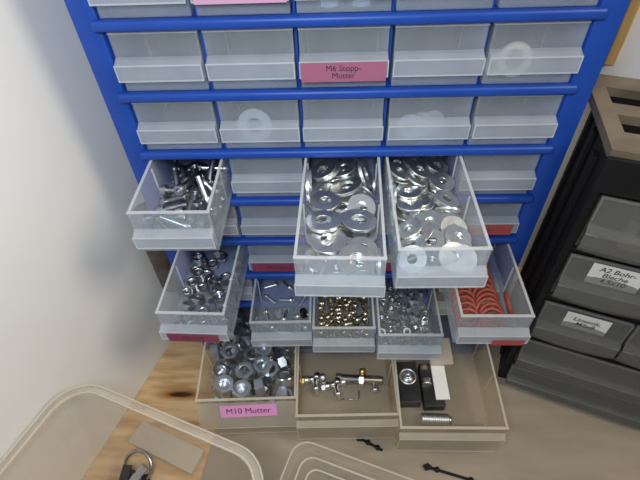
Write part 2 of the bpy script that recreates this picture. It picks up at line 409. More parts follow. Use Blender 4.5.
PILE = {
 'D0': [
  ('a',-11.3,11.8,3.5,.69,.48,-.47,.29),('a',-.4,13.7,3.5,.74,.64,-.19,.12),('a',-9.9,44.9,3.5,.32,.03,-.67,-.67),('a',5.3,44,3.5,.72,-.58,.35,.18),('a',-15.1,73.9,3.6,.47,-.66,-.12,-.57),
  ('a',12.5,68.9,3.5,.59,.2,.64,-.45),('a',-12.3,25.4,5.5,.78,-.21,.56,-.18),('a',16.4,11.7,3.5,.56,.6,-.3,.49),('a',-12.3,32.7,6,.57,-.26,-.72,.3),('a',12.2,32.2,3.5,.51,.33,.59,.53),
  ('a',-17.4,65.3,8,.84,-.48,.02,.27),('a',1.3,72.7,3.5,.37,-.17,-.65,-.64),('a',-7.5,18.8,9.2,.04,.64,-.05,.77),('a',20.4,17.7,7,.61,-.79,-.06,.02),('a',-6.3,54.9,3.5,.73,.55,.39,-.12),
  ('a',20.4,34.5,12,.66,-.61,-.33,-.28),('a',-3.2,64.1,3.5,.28,-.53,.41,.68),('a',12.4,74.7,8.9,.62,-.32,.69,-.21),('a',-13.1,10.8,11.3,.72,-.25,-.6,-.24),('a',7.1,15.5,3.5,.07,-.09,-.67,-.74),
  ('a',-12.3,39.5,8.1,.55,-.24,-.8,.07),('a',14.5,48.9,8.7,.9,-.22,-.38,.05),('a',-8.8,65.5,10.5,.07,.37,-.59,.72),('a',10,65.7,10.8,.01,.2,.86,-.47),('a',-2.9,9.8,13.9,.45,-.39,.74,-.32),
  ('a',12.8,18.7,9.1,.75,.64,-.12,.09),('a',-12.7,46.2,11,.39,-.62,-.34,.59),('a',2.3,36.1,9.3,.58,-.42,.46,.52),('a',-.3,65.8,10.7,.71,-.54,-.41,-.19),('a',-20.5,6.9,11.3,.92,-.07,.08,.38),
  ('a',7.8,19.2,14.3,.58,-.73,.28,.25),('a',-2.6,46,16.9,.51,.54,.32,-.59),('a',9.9,42.5,14.2,.2,.03,.92,-.34),],
 'D2': [
  ('s',-5.7,105.4,.8,.98,-0,-0,-.2),('s',-16,35.1,.8,.62,-0,-0,-.79),('m',-14,47.3,2.2,.96,-.05,.04,.28),('s',-16.1,65.1,.8,.52,-0,0,-.85),('s',-1.1,61.6,1.7,.21,-.05,.03,-.98),('m',14.1,72.1,1,.07,0,0,1),
  ('m',-4.8,79.1,1,.83,-0,0,-.56),('s',-9.9,8,.8,.38,-0,-0,-.93),('s',3.6,44.1,.8,.76,-0,0,-.64),('m',14,74.3,3.1,1,0,0,-.04),('m',13.9,30,1.9,.99,.03,.03,-.15),('m',14.1,52,2.1,.08,.03,.05,1),
  ('m',-16.4,10,8.2,.78,.24,-.31,-.5),('s',-15.9,93.2,.8,.1,-0,0,1),('s',10.6,108.4,2.6,.08,.34,-.94,-.03),('s',-16,74.3,2.8,.44,.01,-0,-.9),('s',16,44.8,5.3,.91,-.1,-.01,-.39),('s',-16,90.2,2.7,.84,-.01,-.01,-.54),
  ('s',-7.4,29,2.1,.78,.02,.08,-.62),('m',-14.1,108.1,2.6,.23,-.04,.02,.97),('m',-5.9,9.9,3.5,.05,-.76,-.65,-.01),('m',-13.9,107.9,4.7,.46,-.04,.01,.89),('s',3.8,110,2.2,.08,-.09,.01,-.99),
  ('s',-15.4,107.3,8.9,.14,.56,.81,.11),('m',14,10,1,0,-.73,-.69,-0),('s',16,67.5,6.4,.13,-.55,-.81,-.18),('s',5.8,94.2,.8,0,.32,-.95,-0),('s',-16.1,70.3,6.1,.97,.01,-.01,-.24),('s',16,27,5.5,.01,.3,-.95,-.04),
  ('s',-16,55.9,3.3,.01,.58,.81,-.05),('s',-.7,62.2,3.3,.95,0,.05,-.3),('s',-15.7,70.5,4.4,.94,-0,-.01,.33),('s',7,108.3,5,.94,.03,.08,.32),('s',23.2,92.8,8,.62,.34,-.62,-.34),('m',-4.5,90.3,4.2,.98,-.01,.07,-.21),
  ('m',-5.3,108,7.7,.77,-.05,-.03,.64),('s',-.1,41.1,3.6,.4,-.07,-0,-.91),('s',15.6,77.3,4.9,0,-.72,-.69,0),('s',-1.9,21.8,2.3,.98,.07,.07,-.16),('m',1.4,89.7,5.5,.06,-.41,-.91,.02),('s',13.8,102.5,5.2,.77,.25,.16,.57),
  ('m',14,29.9,3.9,.96,.03,.03,-.27),('m',.5,108,12.2,.14,.26,.96,.04),('m',-14,52.3,5.9,.05,-.01,.01,-1),('s',14,.8,13.6,.54,-.54,-.46,-.46),('s',-15.5,8.2,6.3,.69,.28,-.27,-.6),('m',14,10,3.1,.49,0,0,-.87),
  ('s',.2,41.2,5.2,.65,-.07,.02,-.76),('s',-1.8,.8,11.4,.69,-.69,-.15,-.15),('s',12.3,79.1,6.7,.93,0,.01,-.37),('m',-9.7,40.8,8.1,.39,0,.01,.92),('m',15.1,103.2,6.8,.95,.13,.26,.11),('s',16,41.7,7.6,.54,-.08,-.06,-.84),
  ('s',15.8,8,4.9,.82,0,0,-.57),('s',-16.1,24.6,3.5,.98,.11,-.14,-.07),('m',-13,73.4,8,1,0,-.01,-.01),('m',-3.2,12.1,5.9,.54,.04,-.01,.84),('s',-16.2,24.5,5.2,.17,-.36,.92,.04),('s',17.1,87,7.4,.49,.77,-.37,-.15),
  ('s',16.1,52.3,6.6,.22,.97,-.08,.01),('m',-1.9,11.7,7.8,.03,-.26,-.96,-.03),('m',14,23.9,7.4,0,.3,-.95,-.03),('s',2.8,29.4,9.8,.19,-0,.03,-.98),('s',.6,71.8,5.3,.7,.01,.02,.71),('s',16,66.8,7.9,.31,.08,-.21,.92),
  ('m',0,11.6,9.8,.24,.03,-.03,.97),('m',-14.4,103.7,13.9,.13,.63,.75,.13),('m',-13.2,37.5,10.3,.3,-.01,-.01,-.95),('m',5.1,81.5,8.6,.82,.01,-.02,-.57),('s',-16.3,91,6.8,.06,.84,.51,.16),
  ('m',-14,52.9,11.2,.03,-0,-.08,-1),('s',4,53.6,10.4,.81,-.01,.07,.58),('s',-6.8,56.5,8.7,.99,-.08,0,-.07),('m',13.9,25.9,10.8,.95,.04,.08,-.29),('m',-14,72.8,10,.68,-.01,-.01,.73),('m',-11.4,70,12.2,.43,-.01,-0,.9),
  ('m',13.7,66.7,10,.43,.11,-.2,.88),('m',23,10,15.6,.54,.46,.54,.46),('b',16.5,96.7,15.3,.82,.11,.54,.18),('b',-12.4,106,12.3,.86,-.08,-.17,.48),('b',10,13.6,12.1,.24,.08,-.05,.97),('b',3.2,86.3,12.8,.13,.13,-.1,-.98),
  ('b',-8,31.8,12.7,.49,-.01,-.01,-.87),('b',-11.9,48.1,14.3,.47,-.04,-.07,-.88),('b',-22.7,73.5,22.7,.54,-.46,-.54,.46),('b',11.9,51.4,11.9,.81,-.07,.01,-.58),('b',10,13.6,14.6,.92,.03,.08,-.38),
  ],
 'D3': [
  ('a',15,103,.9,.54,-0,0,.84),('a',-15,94.6,.9,.98,-0,0,.2),('a',-13.4,40.6,.9,.2,0,0,-.98),('a',-15.1,103.1,2.7,.92,-.01,.02,.38),('a',15,61.2,.9,.9,-0,-0,-.43),('a',15,39.4,.9,.84,0,-0,.54),
  ('a',15,21.6,.9,.26,-0,0,-.97),('a',15.1,103.1,2.6,.65,0,0,.76),('a',14.1,9,2.4,.35,.05,.03,-.94),('a',8.6,50.5,2.6,.62,0,-0,-.78),('a',-15,86.9,3,.22,.01,.12,-.97),('a',-1.5,25.8,1.8,.73,.02,-.05,-.69),
  ('a',15.1,33.8,2.6,.85,0,-0,-.52),('a',-8.2,44,2.6,.95,-0,0,-.3),('a',-14.9,59.6,.9,.95,-0,0,.32),('a',-7.4,9,.9,.75,0,-0,-.67),('a',-23.1,79.8,11.5,.71,.04,.71,.04),('a',1.3,73.5,.9,.02,0,0,-1),
  ('a',4.8,9.4,3.6,.97,.04,-.04,.22),('a',15.1,9,6.7,.53,.12,.03,.84),('a',-2.6,26.1,3.4,.01,.05,-.02,-1),('a',-14.7,10.9,2.6,.98,0,-0,-.18),('a',15,31.3,4.4,.88,-0,0,.48),('a',-15.1,8.9,4.3,.38,0,-0,-.92),
  ('a',-15.1,8.4,14.1,.23,-.96,.04,-.14),('a',-1,23.7,6.8,.42,.08,-.1,-.9),('a',15.1,85.3,2.6,.97,.09,-.04,.23),('a',-7.2,103,4.5,.37,-.08,.05,-.92),('a',8.3,48,5.6,.37,.06,.05,-.93),
  ('a',15.1,67.1,2.6,.38,0,-0,-.93),('a',-15,66,2.6,.06,-0,0,-1),('a',2.8,9,5.2,.38,.05,.03,-.92),('a',-.5,76.3,2.6,.4,-0,-0,.92),('a',-2.5,103.1,5.4,.76,.07,.06,.65),('a',15.1,26.8,6.1,.97,-0,-0,-.24),
  ('a',15,58.2,4.3,.9,-0,-0,-.43),('a',5.8,65.8,5.7,.96,-.07,-.02,.26),('a',-4.8,80.2,4.7,.05,-0,-.02,1),('a',-14.2,64.2,4.3,.26,-0,0,-.97),('a',2.9,69.9,7.6,.58,-.04,-.04,-.81),('a',15,7.7,14.6,.32,.09,.3,-.89),
  ('a',6.1,87.5,7.3,.89,.05,-.01,.45),('a',-1,52.3,7,.99,.03,-.15,.06),('a',-21.4,81.7,11.9,.39,.59,-.39,-.59),('a',15,45.1,7.5,.96,.05,-.06,.28),('a',15,81.3,4.8,.27,-0,-.03,.96),('a',3.9,103,6,.98,-0,.09,-.17),
  ('a',-15.1,8.9,6.1,.08,0,-0,-1),('a',15,14.1,8.9,.1,.32,-.94,-.08),('a',-5.6,48.9,7.3,.5,.16,-.04,-.85),('a',15.2,66.7,8.4,.93,-.08,.14,-.33),('a',14.9,84.7,8.5,.88,.02,.1,-.47),('a',-11.6,84.2,6.5,.52,.01,.01,-.85),
  ('a',-15.1,26.8,4.7,.85,.01,-.14,-.51),('a',14.9,44.2,9.1,1,.07,-.04,-.02),('a',-11.2,8.9,7.8,.97,-0,-0,.24),('a',14.9,103,5.8,.95,.04,.08,.31),('a',15.1,103.1,7.6,.52,-.06,.05,-.85),
  ('a',-23.1,53,10.5,.68,.21,.68,.21),('a',-14.1,64.9,6.1,.46,0,0,-.89),('a',-7.2,8.9,9.6,1,0,-0,-.07),('a',-13.8,102.1,9.2,.76,-.04,.07,-.65),('a',-23.1,26.4,14.4,.71,-.04,-.71,.04),
  ('a',-2.8,103,9.3,.4,-.06,.05,-.91),('a',15,84.5,10.3,.27,-.06,.09,-.96),('a',-13.7,44.7,5.9,.41,.17,-.03,-.9),('a',3.3,102.9,11.4,.92,.04,.07,.39),('a',-6.2,85.3,9,.17,.02,.05,-.98),
  ('a',15.3,102.8,10.6,.96,-.02,.16,-.22),('a',-3.5,80.3,10.2,.64,.03,-.05,.77),('a',-14.7,66.5,7.8,1,0,0,-.08),('a',-11.5,87.9,14.1,.98,-.03,.01,-.17),('a',-15.3,39.9,6.8,.53,-.11,-.12,.83),
  ('a',-15,101.3,12.3,.6,.03,-.04,.8),('a',9.7,39.9,10.1,.32,.09,.07,-.94),('a',-2,103,15.4,.52,-.13,.1,-.84),('a',15.1,9.2,13.5,.36,.14,-.28,.88),('a',-13.2,52.9,10.5,1,-.05,.01,-.03),
  ('a',15.1,83.9,11.9,.39,-.05,.09,-.92),('a',2.3,38.1,10.5,.79,.12,.01,-.6),('a',15.3,103.1,12.5,.91,.07,.14,.38),('a',15,31.8,11,.98,.18,.05,.11),('a',-2,62.4,10.9,.73,-.06,-.03,-.68),
  ('a',15.2,66.1,10.2,.2,.15,.06,.97),('a',-15.2,35.5,8.3,.92,.1,-.13,-.36),('a',-.2,25.7,11.4,.73,.15,-.01,-.66),('a',.8,42.5,13,.7,.11,.03,-.71),('a',15.1,16.6,10.8,.07,.12,-.03,.99),
  ('a',15,81.7,13.4,.66,-.01,.1,-.74),('a',-7.3,33.1,13.1,.45,-.15,-.13,.87),('a',15,34.7,14,.39,.14,-.13,.9),('a',-15.5,17.7,9.9,.97,-.13,-.21,-.05),('a',-8.6,75.1,13.2,.65,-.04,-.03,-.76),
  ('a',-13.9,21.6,13.2,.07,-.83,.5,-.23),('a',15,80.9,15.1,.99,.07,.07,.11),('a',15.1,19.4,12.9,.96,.01,.12,-.24),('a',-15.1,103.1,15.2,.23,.01,.03,.97),('a',-4.7,64.3,12.5,.56,-.03,.07,.82),
  ('a',-14.9,88.1,19.3,.07,-.21,.01,-.98),('a',15.3,62.9,14.1,.84,-.11,.12,-.52),('a',-11.3,57.4,15.4,.28,-.03,-.06,-.96),('a',9.2,7.7,17,.92,.31,-.05,.21),('a',15.1,24.7,16.9,.91,.08,.09,.38),
  ('a',-10.6,70,15.6,.06,1,.01,-.01),('a',-2.9,9,11.5,.83,0,-.01,.56),('a',15.1,22,14.9,.63,.12,.05,.76),('a',-2.4,85.1,15.7,.03,.21,.02,.98),('a',15.2,63.9,12.2,.57,-.15,.07,-.81),('a',-13.9,35.2,13.6,.2,-.24,.01,.95),
  ('a',15,52.7,13.2,.31,-.22,-.39,-.84),('a',-21.3,64.5,17.6,.27,.65,-.27,-.65),('a',.7,93.5,16.6,.9,.09,.17,.38),],
 'F0': [
  ('a',-15.5,15.5,2.3,.91,0,0,-.42),('a',-18.5,64.7,2.3,.97,0,0,-.25),('a',-6.9,42.7,2.3,.76,0,0,-.65),('a',18.5,49.3,2.3,.3,0,0,.95),('a',1.5,81.6,2.3,.92,0,-0,-.38),('a',18.4,10.8,2.3,.66,-0,-0,-.76),
  ('a',-5,73,2.3,.2,0,-0,-.98),('a',-15.9,75.5,2.3,.69,0,0,-.72),('a',6.3,49.4,5.2,.64,.58,-.4,.3),('a',-8,7.1,2.3,.82,0,-0,-.57),('a',-14.8,25.5,4.9,.94,-.3,.05,-.16),('a',13.5,38.1,2.3,.91,-0,-0,.4),
  ('a',-12.9,51.3,2.3,.32,0,-0,-.95),('a',-1.8,53.4,5.2,.09,.56,-.43,.7),('a',17.7,2.5,5.2,.62,-.61,-.36,-.35),('a',-18.6,42,2.3,.97,-0,-0,-.23),('a',5.1,40.7,5.2,.32,.32,-.63,-.63),('a',21.7,36.2,5.2,.18,.68,.18,.68),
  ('a',-7.8,31.4,4.9,.23,.89,.33,-.2),('a',-6.6,60.1,2.3,0,-.97,-.26,-0),('a',5,26.9,5.2,.71,.33,-.63,-.03),('a',17.9,47.9,7,.69,0,0,.72),('a',10.6,57.1,2.3,.65,-0,-0,.76),('a',-1.5,20.9,2.3,.57,-0,0,.82),
  ('a',-17.9,5.9,5.2,.93,.21,-.28,.1),('a',-18.1,36.9,7,.6,-0,-0,.8),('a',3,7.4,2.3,.77,-0,0,-.64),('a',-5.7,41.5,7,.2,0,-0,.98),('a',9.9,34.3,7,.47,0,-0,-.88),('a',-18,76.9,7,.45,0,-0,.9),
  ('a',-13.3,59,7,.96,0,0,.28),('a',-16.6,48,7,.06,0,-0,-1),('a',20.3,60.8,5.2,.25,-.7,-.11,.66),('a',18.8,73.4,5.2,.36,-.71,-.01,-.61),('a',-14.2,43.8,11.6,.29,0,-0,-.96),('a',16.4,24.2,2.3,.7,-0,0,-.71),
  ('a',-1.8,80,9.9,.62,-.62,.34,-.34),],
 'G1': [
  ('a',-21.5,7.9,2.5,.32,.19,.63,-.69),('a',-.1,8.6,2.5,.12,-.65,-.07,.75),('a',16.5,6.4,2.5,.2,.65,0,-.73),('a',-16.5,26.2,2.5,.19,-.01,-.65,-.73),('a',-.1,26.9,2.5,.76,.64,-.14,.04),
  ('a',16,27,2.5,.22,.65,.02,-.72),('a',-15.5,46.8,2.5,.49,-.65,-.05,.57),('a',.1,45.4,2.5,.23,-.58,.3,-.72),('a',16,44.8,2.5,.7,-.65,.08,-.29),('a',-15.8,63,2.5,.76,-.15,.64,-.02),('a',.2,63.3,2.5,.49,.05,.65,-.58),
  ('a',16.1,61.8,2.5,.06,.5,.43,.75),('a',-15.1,16,2.5,.06,.62,-.22,.75),('a',1.9,2.6,2.5,.67,.21,.62,.34),('a',16.2,16.3,2.5,.36,.64,-.16,.66),],
 'G2': [
  ('a',-20.7,3.9,2.9,.18,.71,.04,.68),('a',-10.3,4.9,2.9,.25,.55,-.45,.66),('a',-2.4,4.4,2.9,.33,.64,.31,.62),('a',1.8,3.5,2.9,.1,-.7,.12,-.7),('a',13,3,2.1,0,.06,1,0),('a',20.7,3.8,2.9,.28,.7,.07,-.65),
  ('a',-19.7,11.6,2.1,0,-.84,-.54,0),('a',-11.7,11.3,2.9,.36,.69,-.15,.61),('a',-4,9.8,2.9,.62,-.51,-.49,-.33),('a',5.8,11.6,2.9,.44,.66,.25,-.55),('a',11.6,11.2,2.9,.53,.16,-.69,-.46),
  ('a',21,12.4,2.9,.43,-.68,-.21,.56),('a',-20.3,19.5,2.9,.21,-.21,-.67,.67),('a',-9.6,20.7,2.1,0,.84,.54,-0),('a',-2.3,19.5,2.9,.42,-0,-.71,-.57),('a',4,19.3,2.9,.69,.47,-.53,-.15),('a',9.9,19.1,2.1,0,-0,1,0),
  ('a',20.3,18.7,2.9,.44,-.66,-.25,-.55),('a',-20.7,26.8,2.9,.6,-.54,.45,.37),('a',-11,27,2.9,.39,.68,-.19,.59),('a',-4.6,26.2,2.9,.48,-.35,.62,.52),('a',1.8,28.1,2.9,.7,-.51,.49,-.1),
  ('a',12.6,25.3,2.9,.48,.34,.62,-.51),('a',20.8,24.2,2.1,.94,-0,0,.33),('a',-19.9,33.7,2.9,.25,-.55,.44,.66),('a',-10.7,34.9,2.9,.58,-.71,.01,.41),('a',-4.1,35.1,2.9,.33,.64,.31,.62),
  ('a',5.2,35.9,2.9,.16,-.7,.06,-.69),('a',9.8,36.1,2.9,.02,.68,.2,.71),('a',20.6,34.8,2.9,.1,-.63,.31,.7),('a',-20.1,41.9,2.1,.79,-0,-0,-.62),('a',-10.3,40.2,2.9,.44,.66,-.25,.55),('a',-2.5,41.3,2.1,0,1,.04,0),
  ('a',3.5,41.7,2.1,.58,-0,-0,-.81),('a',11.6,42.5,2.1,0,-.94,-.34,-0),('a',20.6,42.5,2.9,.62,.62,-.34,-.34),('a',-20.6,48.5,2.9,.7,.29,.64,-.08),('a',-11.1,50.5,2.9,.68,.67,-.23,.21),
  ('a',-4.6,49.6,2.9,.09,-.09,.7,-.7),('a',2.1,51.1,2.9,.36,.69,-.15,.61),('a',11.9,48.6,2.9,.38,-.66,-.26,.6),('a',19.8,49.5,2.9,.51,.7,-.09,-.49),('a',-20.2,57,2.1,0,-.56,.83,-0),('a',-10.6,58.3,2.1,.46,0,0,-.89),
  ('a',-1.8,55.3,2.1,0,.96,-.29,0),('a',4.6,56.5,2.9,.61,-.52,.47,.35),('a',10.6,59.6,2.9,.62,.51,.49,-.34),('a',21.4,57.2,2.9,.6,-.27,.65,-.37),('a',-19.5,64.7,2.1,0,.99,-.1,0),('a',-10.6,63.5,2.9,.57,.58,-.41,.42),
  ('a',-4.6,65,2.9,.57,.58,-.41,.42),('a',6.6,64.3,2.9,.12,-.7,.1,-.7),('a',12.3,65.3,2.9,.27,-.54,-.46,-.65),('a',20.2,64.5,2.9,.4,.68,-.19,.59),('a',-20.4,3.8,8.6,.7,.12,.7,.1),('a',-16,3,3,.61,-.36,.61,-.36),
  ('a',-4,2.9,8.6,.24,.66,.24,.67),('a',7,4.5,2.9,.67,-.68,-.2,-.23),('a',12,3.1,7.1,.12,.7,-.1,-.7),('a',20.2,3.3,8.6,.66,.45,.55,-.26),('a',-20.3,11.6,7.1,.01,-.41,-.58,-.71),('a',-15.1,8.3,5.6,.9,.23,-.33,.2),
  ('a',-7.9,9,7.1,.09,-.89,-.24,.38),('a',.5,14.8,3,.35,.15,.69,.61),('a',12.2,10.8,8.6,.62,.51,-.49,.33),('a',16.1,8.1,3,.53,.06,-.7,-.47),('a',-20.1,20.3,8.6,.7,-.31,-.63,-.1),('a',-15.2,15.3,2.1,.99,-0,-0,-.15),
  ('a',-6.7,15,2.9,.44,.03,-.71,-.55),('a',3,19.4,8.6,.21,-.71,.01,-.68),('a',16.2,15.4,3,.7,-.62,.35,-.1),('a',21,19.7,7.9,.68,-0,0,-.74),('a',-20.4,26.5,8.6,.07,.36,.61,-.7),('a',-15,22.1,2.9,.31,-.31,.64,-.64),
  ('a',-4.6,26.6,8.6,.71,-.22,.67,-0),('a',6.6,24,2.9,.7,-.32,.63,.11),('a',13.4,24.3,8.6,.67,.01,.71,.21),('a',20,25.7,7.1,.4,-.4,-.58,.58),('a',-21.4,37.8,7.8,.31,.69,-.31,-.57),('a',-14.4,31.1,2.9,.7,-.51,.49,-.09),
  ('a',-4.8,35.4,8.6,.15,.7,-.07,-.69),('a',5.6,30.8,5.9,.04,.75,.49,-.44),('a',10.9,29.9,2.9,.42,.41,-.57,.57),('a',17.6,30.1,2.9,.4,-.02,.71,.58),('a',-20.1,43.7,7.1,.63,-.31,-.63,.33),
  ('a',-11.8,45.4,2.1,0,-1,-.05,-0),('a',-3.1,41.3,7.1,.51,.62,-.34,.49),('a',3.4,41.7,7.1,.11,-.7,-.11,.7),('a',11.4,41.1,7.1,.15,.53,-.47,-.69),('a',19.9,41.9,7.9,0,-0,0,-1),('a',-17.1,52.6,5.8,.11,.85,.13,.5),
  ('a',-11.3,50.4,7.9,0,.05,-1,0),('a',-4.3,48.8,8.6,.52,.52,-.47,-.47),('a',6.2,47.4,3.6,.18,.67,.61,-.39),('a',12.9,48.7,7.9,.94,0,0,-.35),('a',19.9,49.1,8.6,.59,.59,.39,.39),('a',-21.1,58.3,6.4,0,-.49,.87,-0),
  ('a',-12.2,56.9,6.4,.71,0,0,-.71),('a',-5.7,59.8,5,.79,-.21,.38,-.42),('a',1.2,59.4,6.3,.14,.87,.07,.46),('a',16.1,54.1,2.9,.63,-.65,.29,-.32),('a',20.4,57,8.6,.71,.26,-.66,.04),('a',-21,65.6,7.1,.57,.57,.41,-.42),
  ('a',-14.9,63.2,6.9,.39,-.66,-.6,.25),('a',-4.6,65.3,8.6,.2,-.71,-.02,.68),('a',1.4,64.4,2.9,.21,-.22,.67,.67),('a',12.4,64.7,8.6,.65,-.65,-.28,.28),('a',20.4,64.8,8.6,.53,.29,.65,-.47),
  ],
 'G3': [
  ('a',-18.7,4.5,1.6,0,.31,-.95,0),('a',-8.4,6.2,1.6,.72,0,-0,-.69),('a',3.4,3,3.5,.25,-.45,-.54,-.66),('a',11,5.5,3.5,.46,-.7,.13,.54),('a',20.5,6.3,3.5,.35,.35,-.61,-.61),('a',-20.1,15.7,1.6,.1,-0,-0,.99),
  ('a',-11.2,14.2,3.5,.27,-.7,.1,-.65),('a',2.4,13.4,1.6,.6,-0,-0,.8),('a',9.9,12.7,3.5,.07,-.57,.41,.7),('a',18.4,14.8,3.5,.22,.69,-.15,-.67),('a',-18.5,24.1,3.5,.71,-.36,-.61,-.01),
  ('a',-9.4,22.3,1.6,0,-1,.08,-0),('a',.4,25.4,1.6,.56,0,0,-.83),('a',12.6,24.3,1.6,0,-.25,.97,0),('a',20,23.1,1.6,.58,-0,0,-.81),('a',-18.6,32.9,3.5,.63,.59,-.39,.32),('a',-10.7,31.5,3.5,.63,-.59,.39,.32),
  ('a',-.3,32.7,3.5,.47,.47,.53,.53),('a',7.9,30.8,1.6,.99,0,-0,.13),('a',18.6,32.3,1.6,.89,0,-0,.45),('a',-20.1,44.2,3.5,.41,.7,.06,-.58),('a',-10.9,43.5,3.5,.64,.58,-.4,.3),('a',-.2,41.6,1.6,0,-.42,-.91,0),
  ('a',8.5,38.5,3.5,.56,.56,-.43,-.43),('a',19.4,42,1.6,0,-.28,-.96,-0),('a',-17.5,51.3,3.5,.44,.7,.11,-.55),('a',-9.4,50.3,3.5,.39,-.71,-.04,-.59),('a',-3.3,51.9,3.5,.24,-.46,-.54,-.67),
  ('a',9.5,53,1.6,0,.63,.77,0),('a',19.9,49.8,3,.15,.36,.9,-.19),('a',-18.9,60.6,1.6,.3,0,-0,-.95),('a',-11.4,60.8,3.5,.18,-.18,-.68,.68),('a',-2.6,58.6,1.6,0,.32,.95,0),('a',8.6,62.5,1.6,0,-.91,.41,0),
  ('a',19.6,62.6,1.6,.97,0,-0,-.24),('a',-19.4,68.2,1.6,.9,-0,0,.45),('a',-10.2,68.2,1.6,.69,0,0,.73),('a',-.6,70.1,3.5,.67,.53,.47,-.23),('a',8,72.1,3.5,.02,.62,.34,.71),('a',18,72.1,1.6,0,.83,-.56,-0),
  ('a',-18.4,6.6,4.7,0,.98,.19,-0),('a',-10.2,4.4,6.6,.63,.63,.32,.32),('a',-1.5,6.8,3.5,.09,-.65,.27,-.7),('a',11.2,5.9,10.5,.21,-.69,-.16,.68),('a',21,6.1,10.5,.04,-.63,-.32,.71),('a',-14.7,10.7,3.5,.1,.56,.43,-.7),
  ('a',-11.7,13.3,10.5,.62,.01,.71,.34),('a',-5,12.8,3.5,.09,.09,-.7,-.7),('a',9.4,18.6,3.5,.71,-.71,-0,0),('a',21.6,16.1,10.1,.76,-.17,-.59,.21),('a',-20.1,19,6.5,.23,.24,.23,-.92),('a',-11.6,24,6.6,.61,.61,.36,-.35),
  ('a',1.9,21,4.3,.26,.03,.22,-.94),('a',9.8,24.4,4.7,.36,0,0,-.93),('a',17,28.8,4.7,0,.35,.94,-0),('a',-20,32.6,8.5,0,-.54,-.84,-0),('a',-4.9,30.5,3.5,.41,-.41,.57,-.57),('a',.4,33.2,10.5,.56,.56,-.43,-.43),
  ('a',13.7,35.8,3.5,.58,-.06,-.7,-.41),('a',19.8,34,6.6,.59,-.63,-.32,-.39),('a',-15.1,36.8,3.5,.67,.52,-.47,.22),('a',-10.8,42.5,8.5,0,.68,.73,0),('a',.5,40.7,4.7,.16,-0,-0,-.99),('a',6.5,46.4,3.7,.28,.65,.09,.7),
  ('a',20.5,40.2,4.7,0,-.97,-.26,-0),('a',-17.4,51.7,10.5,.26,-.44,-.56,-.66),('a',-9.2,51.4,8.5,.39,-0,-0,.92),('a',2.8,48.8,3.5,.41,-.41,.57,-.57),('a',10.2,52.9,6.6,.33,-.71,-.02,.62),
  ('a',16.6,55.6,3.1,.74,-.24,.09,.62),('a',-19.7,61,6.6,.19,-.49,-.51,-.68),('a',-4.1,58.1,4.7,.86,-0,0,.51),('a',1.5,64.5,3,.31,.07,.22,.92),('a',9.9,60.7,4.7,.94,0,0,-.35),('a',19,61.9,6.6,.24,-.7,.13,-.67),
  ('a',-20.1,69.4,4.7,.97,0,0,.25),('a',-9.2,68.4,4.7,0,-.71,.71,-0),('a',.1,68.9,8.5,0,-.95,.32,0),('a',19.1,69.8,4.7,.59,-0,0,-.8),],
 'H0': [
  ('a',-34.4,11.8,9.2,.44,-.44,-.56,-.56),('a',-10.2,9.5,4,.71,-0,0,-.7),('a',13,9.8,4,0,.98,.22,0),('a',32.4,12.3,8.2,.69,-.46,.53,.13),('a',-38.4,30.8,8.2,.14,-.67,-.22,.69),('a',-7.9,31.1,8.2,.59,.59,.39,.39),
  ('a',12.7,30.1,8.2,.11,-.66,.26,-.7),('a',34.1,33.3,4,0,-1,-.04,-0),('a',-31.4,53.1,4,.22,-0,-0,.98),('a',-14.6,59.7,4,.94,-0,0,-.34),('a',13.4,55.7,8.2,.14,-.14,.69,-.69),('a',32.1,57.9,8.2,.16,.52,.48,-.69),
  ('a',-34.9,78,8.2,.33,.33,.62,.62),('a',-15.9,85.2,4,0,-.51,.86,0),('a',11.9,77.1,8.2,.02,.6,-.37,.71),('a',34.4,71.7,4,0,-.94,.35,-0),('a',-34.3,96,4,.71,0,0,.71),('a',-2.9,100.5,8.3,.23,.33,-.09,-.91),
  ('a',12.5,100.2,4,1,0,0,-.07),('a',33.8,98.8,8.2,.7,.41,.58,-.07),('a',-27.9,14.4,24.2,.66,.14,-.62,.4),('a',-5.1,12.3,16.2,.44,.7,-.1,.55),('a',10.3,9.7,12.1,.37,0,-0,-.93),('a',32.2,11.1,20.3,.07,0,-0,1),
  ('a',-29.9,32.6,17.9,.15,-.78,-.55,.27),('a',-6.4,29.7,24.5,.02,.02,-.71,-.71),('a',12.5,29.9,24.5,.61,.62,-.34,.36),('a',33.8,31.9,12.1,.42,0,-0,.91),('a',-32.2,54.2,12.1,.9,0,-0,-.45),
  ('a',-20.2,61.1,16.2,.01,.62,.35,.71),('a',12.3,52.8,20.3,.4,0,-0,.92),('a',32.6,58.7,24.5,.23,-.47,-.53,-.67),('a',-39.5,77.5,24.5,.68,.18,-.68,-.18),('a',-20.7,84.1,16.2,.03,.6,-.38,.71),
  ('a',5.8,68.3,14,.46,-.86,.14,-.2),('a',34.9,71,12.1,.75,0,-0,.67),('a',-35.2,100.5,16.9,.23,.41,.11,.87),('a',-18.4,99.8,11.3,.67,.66,-.24,.24),('a',12,96.5,16.2,.61,.62,.35,-.36),
  ('a',23.1,87.6,15.1,.07,-.65,.47,.59),('a',-23.8,13.2,40,.39,-.48,-.54,-.57),('a',-7.1,11.2,32.5,.52,.68,-.2,.48),('a',11.5,13.8,24.2,.71,-.34,-.62,.01),('a',31.9,9.4,32.5,.18,-.68,-.18,.68),
  ('a',-19.7,34.7,25.8,.46,-.23,.83,-.21),('a',-3,30.7,36.7,.68,0,-0,.73),('a',19.5,31.5,36.7,0,1,-.05,-0),('a',36.1,29,24.2,.04,-.63,-.32,.71),('a',-34.1,56.7,20.1,0,.53,.85,0),('a',2.9,45.9,8.2,.55,.1,-.7,.44),
